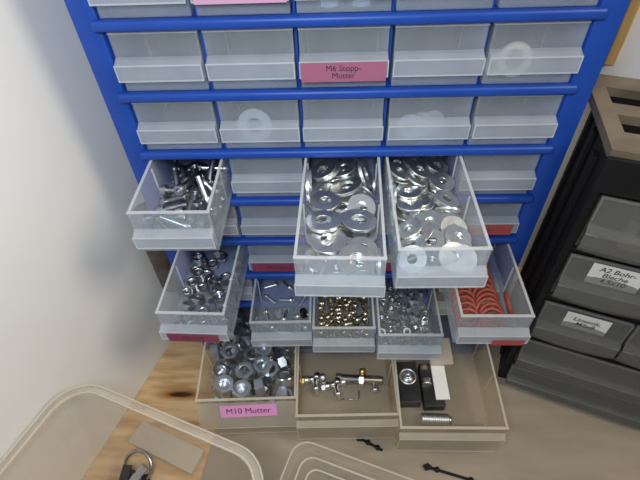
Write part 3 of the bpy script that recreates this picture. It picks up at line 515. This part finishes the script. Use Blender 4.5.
  ('a',11.5,51.4,32.5,.12,-.12,.7,-.7),('a',31.5,60.6,40.8,.12,-.55,-.45,-.7),('a',-35,95,29.3,.3,-.64,-.63,.3),('a',-3,79.7,8.4,.81,.31,.18,.46),('a',-3.5,60.4,16.9,.48,-.85,-.21,-.09),
  ('a',29.2,83.6,22.2,.84,.26,.43,-.19),('a',-23.9,100.5,22.5,.09,-.9,.26,-.33),('a',-2.4,100.5,19.8,.24,.36,-.1,-.9),('a',35.3,100.6,20.3,.25,-0,-0,-.97),('a',-20.7,11.8,51.8,.96,.04,.14,.26),
  ('a',-4.9,9.4,44.7,.26,0,0,.97),('a',10.4,13.4,40.6,.55,.55,-.45,-.45),('a',34.1,21.1,40.8,.24,.78,.56,-.17),('a',-31.9,34.8,29.2,.2,-.27,-0,-.94),('a',-3.9,27,44.7,.38,0,0,-.92),('a',12.8,32.5,44.7,.55,-0,-0,-.83),
  ('a',27.8,47,21.3,.7,.15,-.69,.16),('a',-37.9,54.4,32.3,.24,-.7,.12,-.67),('a',-16.1,39.7,8.9,.79,-.26,-.55,.06),('a',12.7,50.1,44.7,.74,0,0,-.68),('a',31.3,56.5,53,.41,-0,-0,.91),('a',-26.2,74.2,24.1,.38,-.87,.32,-.03),
  ('a',-12.9,73.3,15.2,.73,.46,-.03,-.5),('a',-23.2,55.4,28.3,.47,-.01,-.01,.88),('a',28.9,99.3,33.4,.71,.38,.28,.52),],
}
KEYS = {'D0': ('D', 0), 'D2': ('D', 2), 'D3': ('D', 3), 'F0': ('F', 0), 'F4': ('F', 4), 'G1': ('G', 1), 'G2': ('G', 2), 'G3': ('G', 3), 'H0': ('H', 0)}
def put(name, me, key, loc, quat, info, kids=()):
    mt = DM[key] @ Matrix.Translation((loc[0], loc[1]+1.9, loc[2]+1.75)) @ quat.normalized().to_matrix().to_4x4()
    o = bpy.data.objects.new(name, me); C.objects.link(o)
    ms = mt.copy(); ms.translation = mt.translation*S; o.matrix_basis = ms
    tag(o, *info)
    for n, k in kids:
        c = bpy.data.objects.new(n, k); C.objects.link(c); c.parent = o
    return o
for n, rows in PILE.items():
    for row in rows:
        kd, x, y, z = row[0], row[1], row[2], row[3]
        q = Quaternion(row[4:8])
        if n in BOLT: put(NAME[n], None, KEYS[n], (x, y, z), q, INFO[n], (('head', BOLT[n][0]), ('shank', BOLT[n][1])))
        else: put(NAME[n], K[n, kd], KEYS[n], (x, y, z), q, INFO[n])
#SINGLES
RING = []
for i in range(6): RING.append((5+.8*math.sin(i*2.1), 12.5+i*4.7, 8.2, R(40), 'X', .0))
for i in range(9): RING.append((4+1.5*math.sin(i*1.7), 44.5+i*4.7, 8.2, R(41), 'X', .1*math.sin(i)))
for i in range(11): RING.append((-13.2+.8*math.sin(i*2.9), 13+i*6.0, 6.8, R(30), 'X', .0))
RING.append((20.2, 26, 10.9, R(72), 'Y', .0))
for x, y, z, a, ax, rz_ in RING:
    q = (Matrix.Rotation(rz_, 4, 'Z') @ Matrix.Rotation(a, 4, ax)).to_quaternion()
    put('sealing_ring', K['F4', 'a'], KEYS['F4'], (x, y, z), q, INFO['F4'])
I4 = Quaternion((1, 0, 0, 0))
def lean(a, ax='X', z=0): return (Matrix.Rotation(z, 4, 'Z') @ Matrix.Rotation(a, 4, ax)).to_quaternion()
# things seen through closed or sparse drawers
b = torus(8.0, 2.6); put('nylon_ring', mesh('nylon_ring', b, 'nylon'), ('B', 4), (-8, 4, 10.6), lean(R(80)), ('cream nylon ring standing behind the front of the top right closed drawer', 'ring'))
b = torus(4.4, 2.2); put('nylon_ring', mesh('nylon_ring', b, 'nylon'), ('B', 4), (-19, 5, 6.6), lean(R(86)), ('smaller cream ring beside the larger one in the closed drawer', 'ring'))
put('washer', K['D2', 'b'], ('C', 1), (-5, 5, 12.0), lean(R(78)), ('large washer leaning alone inside a closed drawer, second in its row', 'washer'))
for j, (x, z) in enumerate([(-10, 9.1), (-2, 9.1), (5, 9.1)]):
    put('washer', K['D3', 'a'], ('C', 3), (x, 5+j*2.2, z), lean(R(80), 'X', R(8*(j-1))), ('washer leaning behind the front of the closed drawer above the right washer drawer', 'washer', 'washers behind a closed front'))
for j, (x, z) in enumerate([(-8, 9.4), (10, 9.4)]):
    put('hex_nut', K['H0', 'a'], ('A', 2), (x, 8, 4.1+0*z), lean(0, 'X', j), ('large nut in the middle drawer at the top edge of the photo', 'nut', 'nuts in the top middle drawer'))
b = new(); lathe(b, [(0, -1.6), (4.6, -1.6), (5, -1.2), (5, 1.2), (4.6, 1.6), (1.2, 1.6), (1.0, .8), (0, .8)], 22)
put('plastic_disc', mesh('plastic_disc', b, 'black'), ('G', 1), (17.5, 28, 5.0), lean(R(62), 'Y'), ('round black plastic disc leaning by the right wall of the sparse screw drawer', 'disc'))

# --- the fittings drawer
def on_floor(key, x, y, z, rz_=0):
    mt = DM[key] @ Matrix.Translation((x, y, z+1.65)) @ Matrix.Rotation(rz_, 4, 'Z')
    ms = mt.copy(); ms.translation = mt.translation*S; return ms
def fit_thing(name, label, cat, key, x, y, z, rz_, group=None):
    o = bpy.data.objects.new(name, None); C.objects.link(o); o.empty_display_size = .01
    o.matrix_basis = on_floor(key, x, y, z, rz_); return tag(o, label, cat, group)
RY = Matrix.Rotation(PI/2, 4, 'Y'); RX = Matrix.Rotation(PI/2, 4, 'X')
t = fit_thing('pneumatic_fitting', 'long steel cylinder fitting with brass nut lying crosswise in the middle bottom drawer', 'fitting', ('H', 1), 17, 52, 5, R(-4))
b = new(); lathe(b, [(0, -21), (4.2, -21), (4.6, -20.5), (4.6, -3), (5, -2.5), (5, 2.5), (4.6, 3), (4.6, 21), (4.2, 21.5), (0, 21.5)], 20, RY); obj('barrel', b, 'zincd', t)
b = new(); merge(b, nut(6.6, 4.7, 5), RY @ Matrix.Translation((0, 0, 0))); obj('collar', b, 'zinc', t)
b = new(); lathe(b, [(0, 4), (3.2, 4), (3.2, 10), (2.4, 11), (0, 11)], 14, Matrix.Translation((1, 0, 0)) @ Matrix.Rotation(R(-70), 4, 'X')); obj('brass_nut', b, 'gold', t)
b = new(); lathe(b, [(0, 3.5), (3, 3.5), (3, 9), (3.6, 9.2), (3.6, 12), (0, 12)], 14, Matrix.Translation((14, 0, 0)) @ Matrix.Rotation(R(88), 4, 'X')); obj('side_port', b, 'zinc', t)
b = new(); lathe(b, [(0, 0), (5.4, 0), (5.4, 5), (0, 5)], 6, Matrix.Translation((-26, 0, 0)) @ RY); obj('end_cap', b, 'zinc', t)
def tee(label, x, y, a, brass):
    t = fit_thing('tee_fitting', label, 'fitting', ('H', 1), x, y, 4.6, a)
    b = new(); lathe(b, [(0, -11), (3.6, -11), (4.2, -10), (4.2, -6), (3.2, -5.5), (3.2, 5.5), (4.2, 6), (4.2, 10), (3.6, 11), (0, 11)], 16, RY)
    obj('barrel', b, 'zinc', t)
    b = new(); lathe(b, [(0, 2.5), (3, 2.5), (3, 9), (4, 9.3), (4, 12.5), (2.2, 12.7), (2.2, 17.5), (0, 17.5)], 16, RX); obj('side_port', b, 'zinc', t)
    b = new(); merge(b, nut(4.5, 1.6, 4), Matrix.Translation((-12.5, 0, 0)) @ RY); obj('brass_nut' if brass else 'lock_nut', b, 'gold' if brass else 'zinc', t)
    b = new(); lathe(b, [(0, 2), (2.6, 2), (2.6, 5.5), (3.4, 6), (3.4, 8.4), (0, 8.4)], 14, Matrix.Rotation(R(25), 4, 'Y')); obj('valve_knob', b, 'zincd', t)
tee('brass-tipped tee fitting, leftmost in the middle bottom drawer', -31, 54, R(8), True)
tee('plain steel tee fitting between the brass-tipped one and the long cylinder', -10, 48, R(14), False)
b = new(); tube(b, [(-5, 34, 1.0), (12, 33, 1.0), (14, 36, 1.0), (14, 42, 1.0)], .7); o = obj('wire_pin', b, 'zincd'); o.matrix_basis = on_floor(('H', 1), 0, 0, 0); tag(o, 'thin bent wire pin lying in front of the fittings', 'pin')

# --- the drawer with black blocks
def block(label, x, y, wx, wy, h, ring):
    t = fit_thing('bearing_block', label, 'block', ('H', 2), x, y, 0, R(1))
    b = new(); bevel_box(b, -wx/2, wx/2, -wy/2, wy/2, 0, h, .8, 2); obj('housing', b, 'blackm', t)
    if ring:
        b = new(); lathe(b, [(6.6, h-.2), (8.6, h-.2), (8.6, h+.8), (8.0, h+1.2), (6.9, h+1.2), (6.6, h+.6)], 32, Matrix.Translation((0, 5, 0)), closed=True); obj('bezel_ring', b, 'alu', t)
        b = new(); lathe(b, [(0, h+.25), (6.6, h+.25), (6.6, h-.3), (0, h-.3)], 32, Matrix.Translation((0, 5, 0))); obj('dial', b, 'zincd', t)
        b = new(); lathe(b, [(1.3, h+.2), (3.2, h+.2), (3.0, h+2.2), (1.3, h+2.2)], 20, Matrix.Translation((0, 5, 0)), closed=True); obj('hub', b, 'alu', t)
        b = new(); bevel_box(b, -wx/2+1, wx/2-1, -wy/2+1.5, -wy/2+8, h, h+1.2, .4, 1); obj('end_plate', b, 'blackm', t)
    else:
        b = new(); bevel_box(b, 1.5, wx/2+5, -wy/2+6, wy/2+3, h, h+2, .3, 1); obj('aluminium_rail', b, 'white', t)
        b = new(); lathe(b, [(0, -3.2), (3.8, -3.2), (4.6, -2.4), (3.2, 0), (4.6, 2.4), (3.8, 3.2), (0, 3.2)], 20, Matrix.Translation((-5, 2, h+1.2)) @ RX); obj('roller', b, 'alu', t)
        b = new(); lathe(b, [(0, -2.5), (3.6, -2.5), (3.6, 2.5), (0, 2.5)], 18, Matrix.Translation((-5.5, 17, h+.9)) @ RX); obj('bush', b, 'brown', t)
block('black block with round silver dial in the right bottom drawer', -28.5, 57, 20, 42, 14, True)
block('black block with pale rail and roller beside the dial block', -5.5, 55, 20, 44, 12, False)
t = fit_thing('knurled_sleeve', 'short ribbed metal cylinder at the front of the right bottom drawer', 'cylinder', ('H', 2), -6, 23, 5.6, R(-2))
b = new(); prof = [(0, -13)]
for j in range(13): prof += [(5.0, -13+j*2), (5.6, -12.5+j*2), (5.6, -11.7+j*2), (5.0, -11.2+j*2)]
prof += [(0, 13)]; lathe(b, prof, 20, RY); obj('ribbed_barrel', sharp(mesh('ribbed_barrel', b, 'alu'), 30), None, t)
b = new(); lathe(b, [(0, 13), (3.4, 13), (3.4, 15), (0, 15)], 16, RY); obj('end_stub', b, 'zincd', t)
b = new(); tube(b, [(6, 14.2, 3.2), (14, 13.8, 3.2), (30, 14.2, 3.2), (36, 15, 3.2)], 3.2, 12); o = obj('clear_tube', b, 'bigp'); o.matrix_basis = on_floor(('H', 2), 2, 2, 0); tag(o, 'clear plastic tube lying right of the ribbed cylinder', 'tube')

t = fit_thing('small_frosted_box', 'small frosted box standing at the back of the right bottom drawer', 'box', ('H', 2), 6, 87, 0, 0)
b = new(); bevel_box(b, -11, 11, -14, 14, 0, 18, 1.2, 2); obj('box_body', b, 'bigg', t)
b = new(); bevel_box(b, -11.6, 11.6, -14.6, 14.6, 18, 21, .8, 1); obj('box_lid', b, 'bigrim', t)

# ------------------------------------------------------------------ the dark organiser at the right
org = thing('dark_organiser', 'black drawer organiser with smoky clear drawers right of the blue cabinet', 'organiser', (170, -30, 1.5), -R(20.8))
OW, OD, OH = 205, 100, 279
rows = [(202.0, 252.0), (146.5, 196.0), (88.5, 137.5), (36.0, 79.5), (1.5, 31.5)]
b = new()
bevel_box(b, -6, 0, -3, OD, 0, OH, 1.2, 2); bevel_box(b, OW, OW+6, -3, OD, 0, OH, 1.2, 2)
box(b, 0, OW, OD-3, OD, 0, OH)
box(b, 0, OW, 0, OD-3, rows[0][1]+.8, OH-4)
for (z0, z1), (y0, y1) in zip(rows, rows[1:]): box(b, 0, OW, -2, OD-3, y1+.8, z0-.8)
box(b, 0, OW, -2, OD-3, 0, .9)
for z0, z1 in rows[:3]:
    for xx in (68, 136.5): box(b, xx-.8, xx+.8, -1, OD-3, z0-.8, z1+.8)
for yy in (20, 52, 84): box(b, -8.5, -6, yy, yy+8, 8, OH-14)      # ribs on the side
obj('housing', b, 'black', org)
b = new()                                                          # the brown top tray with two grip recesses
T0 = OH
xs = [-6, 5, 62, OW+6]; ys = [-3, 20, 42, 57, 80, OD]
for i in range(3):
    for j in range(5):
        hole = i == 1 and j in (1, 3)
        z = T0+.05
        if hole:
            box(b, xs[i], xs[i+1], ys[j], ys[j+1], z-.01, z+.6, None, 1)  # recess floor, coloured near-black so the slot reads as shaded
        else: box(b, xs[i], xs[i+1], ys[j], ys[j+1], z, z+7)
for v in b.verts: v.co.x -= max(0, v.co.y)*.16 if v.co.x < 100 else 0
obj('top_tray', b, ['brown', 'recess_dark'], org)
b = new(); bevel_box(b, -7, OW+7, -6, -3, OH-24, OH+3, 1, 2); obj('front_band', b, 'black', org)
def smoky(x0, x1, z0, z1, deep=86, lab=None):
    w = x1-x0; h = z1-z0; bow = 4.0
    b = new()
    box(b, 0, w, 1.5, deep, 4, 5.5); box(b, 0, 1.5, 1.5, deep, 1.5, h-6); box(b, w-1.5, w, 1.5, deep, 1.5, h-6); box(b, 1.5, w-1.5, deep-1.5, deep, 1.5, h-6)
    dr = obj('drawer', b, 'smoke', org); dr.location = Vector((x0, -4, z0))*S
    b = new(); n = 14                                              # curved front: sloping upper panel over a bulged pull lip
    prof = [(-.5, h), (-2.5, h*.55), (-6.5, h*.45), (-7.5, h*.18), (-5.5, 4.5)]
    inner = [(y+1.6, z) for y, z in prof][::-1]
    cols = []
    for i in range(n+1):
        t_ = i/n; x = w*t_; s_ = 1-(2*t_-1)**2
        cols.append([b.verts.new((x, y-s_*bow*(0 if q in (0, len(prof)*2-1) else .6), z + (s_*2.5 if z < h*.05 else 0))) for q, (y, z) in enumerate(prof+inner)])
    for a, c in zip(cols, cols[1:]):
        for k in range(len(a)): b.faces.new((a[k], a[(k+1) % len(a)], c[(k+1) % len(a)], c[k]))
    b.faces.new(cols[0][::-1]); b.faces.new(cols[-1]); bmesh.ops.recalc_face_normals(b, faces=b.faces[:])
    obj('drawer_front', sharp(mesh('drawer_front', b, 'smokeg'), 25), None, dr)
    b = new()
    for x in (.4, w-1.2): box(b, x, x+.8, -2.9, -1.2, h*.5, h)
    box(b, .4, w-.4, -1.1, -.3, h-1.2, h+.2); box(b, .4, w-.4, -7.6, -6.6, h*.42, h*.42+1)
    obj('edge_bead', b, 'smoker', dr)
    return dr, w, h
for ri, (z0, z1) in enumerate(rows):
    if ri < 3:
        for ci, (x0, x1) in enumerate([(1, 67), (69.2, 135.5), (137.5, 204)]):
            dr, w, h = smoky(x0, x1, z0, z1)
            if ri == 1 and ci == 0:
                strip(dr, 'A2 Bohr-\nBleche\n4,5x10', 'paper', 16, 51, h*.56, h*.99, 6.4, -3.0, 0, .15, 'paper_label', 'white paper label with three handwritten lines')
            if ri == 2 and ci == 0:
                strip(dr, 'Linsenk.\nM2x8', 'paper', 18, 51, h*.57, h*.97, 6.4, -3.0, 0, .15, 'paper_label', 'white paper label with two handwritten lines')
            if ri == 0 and ci == 0:
                b = new(); bevel_box(b, 26, 66, 3, 7, 12, 24, .8, 1); bevel_box(b, 26, 33, 3, 7, 22, 38, .8, 1); o = obj('bracket', b, 'nylon')
                o.matrix_basis = Matrix.Translation(Vector((170, -30, 1.5))*S) @ Matrix.Rotation(-R(20.8), 4, 'Z') @ Matrix.Translation(Vector((x0, -2, z0-9))*S)
                tag(o, 'cream angle bracket inside the top drawer of the dark organiser', 'bracket')
    else: smoky(1, 204, z0, z1)

# batten at the wall and the brown case between wall and cabinet
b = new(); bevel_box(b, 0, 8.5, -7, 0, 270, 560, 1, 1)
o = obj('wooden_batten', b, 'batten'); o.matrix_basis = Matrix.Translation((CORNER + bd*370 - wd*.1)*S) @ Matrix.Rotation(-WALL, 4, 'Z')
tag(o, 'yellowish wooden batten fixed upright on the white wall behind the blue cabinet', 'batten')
b = new()
lathe(b, [(0, 0), (13, 0), (15, 2), (15, 30), (13.6, 32), (13.6, 36), (15, 38), (15, 66), (13.6, 68), (13.6, 72), (15, 74), (15, 96), (13, 99), (0, 99)], 28)
o = obj('brown_canister', b, 'dbrown'); o.location = Vector((-172.0, 28, 90))*S
tag(o, 'dark brown ribbed canister squeezed between white wall and cabinet side', 'canister')

# ------------------------------------------------------------------ clear boxes in front
def rrect(w, d, r, n=8):
    pts = []
    for cxx, cyy, a0 in ((w/2-r, d/2-r, 0), (-w/2+r, d/2-r, 90), (-w/2+r, -d/2+r, 180), (w/2-r, -d/2+r, 270)):
        for i in range(n+1):
            a = R(a0+90*i/n); pts.append((cxx+r*math.cos(a), cyy+r*math.sin(a)))
    return pts
def loft(b, loops, caps=(True, False)):
    rs = [[b.verts.new((x, y, z)) for x, y in pts] for pts, z in loops]
    n = len(rs[0])
    for a, c in zip(rs, rs[1:]):
        for k in range(n): b.faces.new((a[k], a[(k+1) % n], c[(k+1) % n], c[k]))
    if caps[0]: b.faces.new(rs[0][::-1])
    if caps[1]: b.faces.new(rs[-1])
    for f in b.faces: f.smooth = True
BA = -R(20.5)
bw, bdp, bh = 178, 125, 115
bin_c = Vector((-136, -127, 0)) + (Matrix.Rotation(BA, 3, 'Z') @ Vector((0, -bdp/2, 0)))
bn = thing('clear_storage_bin', 'open clear plastic bin with rounded corners in the lower left foreground', 'bin', (bin_c.x, bin_c.y, 0), BA)
b = new()
loft(b, [(rrect(bw-22, bdp-22, 20), .4), (rrect(bw-18, bdp-18, 22), 3), (rrect(bw-4, bdp-4, 26), bh-6), (rrect(bw-3, bdp-3, 26), bh-1),
         (rrect(bw-6, bdp-6, 25), bh-1), (rrect(bw-7, bdp-7, 24.6), bh-6), (rrect(bw-21.5, bdp-21.5, 20), 4.5), (rrect(bw-26, bdp-26, 18), 2.4)], (True, True))
bmesh.ops.recalc_face_normals(b, faces=b.faces[:])
obj('bin_body', sharp(mesh('bin_body', b, 'bin'), 50), None, bn)
b = new()
ls = [(rrect(bw-5, bdp-5, 25), bh-1.2), (rrect(bw+8, bdp+8, 31), bh-1.6), (rrect(bw+8, bdp+8, 31), bh), (rrect(bw-4, bdp-4, 25.6), bh), (rrect(bw-6, bdp-6, 24.6), bh-.6)]
loft(b, ls+[ls[0]], (False, False)); bmesh.ops.remove_doubles(b, verts=b.verts[:], dist=1e-4); bmesh.ops.recalc_face_normals(b, faces=b.faces[:])
obj('rim', b, 'binrim', bn)
for g_, zz in ((8, bh+.2), (-4, bh+.2)):
    b = new(); ls = [(rrect(bw+g_+1, bdp+g_+1, 27+g_/2), zz-1.6), (rrect(bw+g_+1, bdp+g_+1, 27+g_/2), zz+.6), (rrect(bw+g_-1.4, bdp+g_-1.4, 25.8+g_/2), zz+.6), (rrect(bw+g_-1.4, bdp+g_-1.4, 25.8+g_/2), zz-1.6)]
    loft(b, ls+[ls[0]], (False, False)); bmesh.ops.remove_doubles(b, verts=b.verts[:], dist=1e-4); bmesh.ops.recalc_face_normals(b, faces=b.faces[:])
    obj('rim_bead', sharp(mesh('rim_bead', b, 'binedge')), None, bn)
# contents of the bin
def in_bin(x, y, z, a=0): return Matrix.Translation(Vector((bin_c.x, bin_c.y, 0))*S) @ Matrix.Rotation(BA, 4, 'Z') @ Matrix.Translation(Vector((x, y, z))*S) @ Matrix.Rotation(a, 4, 'Z')
t = thing('frosted_case', 'flat frosted case lying on the worktop just behind the clear bin', 'case'); t.matrix_basis = in_bin(-38, 68.5, 0.1, R(-2))
b = new(); bevel_box(b, -36, 36, -11, 11, 0, 7, 2, 3); obj('case_body', sharp(mesh('case_body', b, 'binedge'), 40), None, t)
b = new(); bevel_box(b, -36.5, 36.5, -11.5, 11.5, 7.1, 10, 1.2, 2); obj('case_lid', sharp(mesh('case_lid', b, 'binedge'), 40), None, t)
t = thing('key_ring', 'steel ring with a bunch of dark metal tags in the clear bin', 'key ring'); t.matrix_basis = in_bin(-48, 34, 8, 0)
b = torus(14, 1.6); bmesh.ops.transform(b, matrix=Matrix.Translation((0, 8, 8)) @ Matrix.Rotation(R(35), 4, 'X'), verts=b.verts[:]); obj('ring', b, 'zincd', t)
rr = random.Random(9)
for j in range(7):
    b = new(); bevel_box(b, -4, 4, -13, 13, -.9, .9, .4, 1, Matrix.Translation((rr.uniform(-4, 12), -6+rr.uniform(-4, 6), 2+j*1.9)) @ Matrix.Rotation(rr.uniform(-.9, .9), 4, 'Z') @ Matrix.Rotation(rr.uniform(-.25, .25), 4, 'X'))
    obj('metal_tag', b, 'zincd' if j % 2 else 'blackm', t)

# lidded box at the bottom edge
LW, LD, LH = 132, 92, 58
lid_c = Vector((-40, -117, 0)) + (Matrix.Rotation(-R(19), 3, 'Z') @ Vector((LW/2, -LD/2, 0)))
lb = thing('lidded_box', 'shallow clear plastic box with stepped lid at the bottom middle edge', 'box', (lid_c.x, lid_c.y, 1.5), -R(19))
b = new()
loft(b, [(rrect(LW-16, LD-16, 10), .3), (rrect(LW-12, LD-12, 12), 2.5), (rrect(LW-6, LD-6, 14), LH-9), (rrect(LW-9, LD-9, 13), LH-9), (rrect(LW-15, LD-15, 11), 3.5)], (True, True))
bmesh.ops.recalc_face_normals(b, faces=b.faces[:]); obj('box_body', sharp(mesh('box_body', b, 'bin'), 50), None, lb)
b = new()
loft(b, [(rrect(LW, LD, 15), LH-10), (rrect(LW, LD, 15), LH-3), (rrect(LW-2, LD-2, 14), LH-1), (rrect(LW-22, LD-22, 12), LH-1), (rrect(LW-25, LD-25, 11), LH+3), (rrect(LW-38, LD-38, 9), LH+3), (rrect(LW-41, LD-41, 8), LH-1)], (False, True))
bmesh.ops.recalc_face_normals(b, faces=b.faces[:]); obj('lid', sharp(mesh('lid', b, 'bin'), 40), None, lb)
for g_, rr_, zz in ((0, 15, LH-2.2), (-23.5, 11.5, LH+2.2), (-39.5, 8.5, LH+2.4)):
    b = new(); ls = [(rrect(LW+g_+.6, LD+g_+.6, rr_), zz-.8), (rrect(LW+g_+.6, LD+g_+.6, rr_), zz+1), (rrect(LW+g_-1.6, LD+g_-1.6, rr_-1), zz+1), (rrect(LW+g_-1.6, LD+g_-1.6, rr_-1), zz-.8)]
    loft(b, ls+[ls[0]], (False, False)); bmesh.ops.remove_doubles(b, verts=b.verts[:], dist=1e-4); bmesh.ops.recalc_face_normals(b, faces=b.faces[:])
    obj('lid_bead', sharp(mesh('lid_bead', b, 'binedge')), None, lb)
t = thing('steel_cup', 'shiny round steel part inside the lidded clear box', 'cup')
t.matrix_basis = Matrix.Translation(Vector((lid_c.x, lid_c.y, 1.5))*S) @ Matrix.Rotation(-R(19), 4, 'Z') @ Matrix.Translation(Vector((-21, 21, 3.7))*S)
b = new(); lathe(b, [(0, 0), (14, 0), (15, 1), (15, 26), (14, 28), (9, 30), (0, 30)], 28); obj('shell', sharp(mesh('shell', b, 'alu'), 40), None, t)
b = new(); lathe(b, [(0, 30), (5, 30), (5, 34), (4, 35), (0, 35)], 20); obj('stub', b, 'zinc', t)

# black plastic pins on the mat
def pin(label, x, y, a, L, group=None):
    t = thing('black_pin', label, 'pin', (x, y, 1.6), a)
    b = new(); bevel_box(b, -L/2, L/2, -1.1, 1.1, .4, 2.6, .4, 1); obj('rod', b, 'black', t)
    for s in (-1, 1):
        b = new(); lathe(b, [(0, 0), (2.2, 0), (2.2, 3.6), (0, 3.6)], 10, Matrix.Translation((s*(L/2-5), 0, 0))); obj('stud', b, 'black', t)
    b = new(); extr = [(-L/2, -1.2), (-L/2-5, -3.5), (-L/2-8, 0), (-L/2-4, 3.2), (-L/2, 1.2)]
    lo = [b.verts.new((x_, y_, .2)) for x_, y_ in extr]; hi = [b.verts.new((x_, y_, 3)) for x_, y_ in extr]
    b.faces.new(lo[::-1]); b.faces.new(hi)
    for k in range(5): b.faces.new((lo[k], lo[(k+1) % 5], hi[(k+1) % 5], hi[k]))
    bmesh.ops.recalc_face_normals(b, faces=b.faces[:]); obj('hook', b, 'black', t)
pin('black plastic pin with hooked end lying on the mat, right of the lidded box', 100, -128.5, R(-16), 40)
pin('black plastic pin half hidden behind the lidded box under the middle drawer', 28, -103, R(-28), 20)
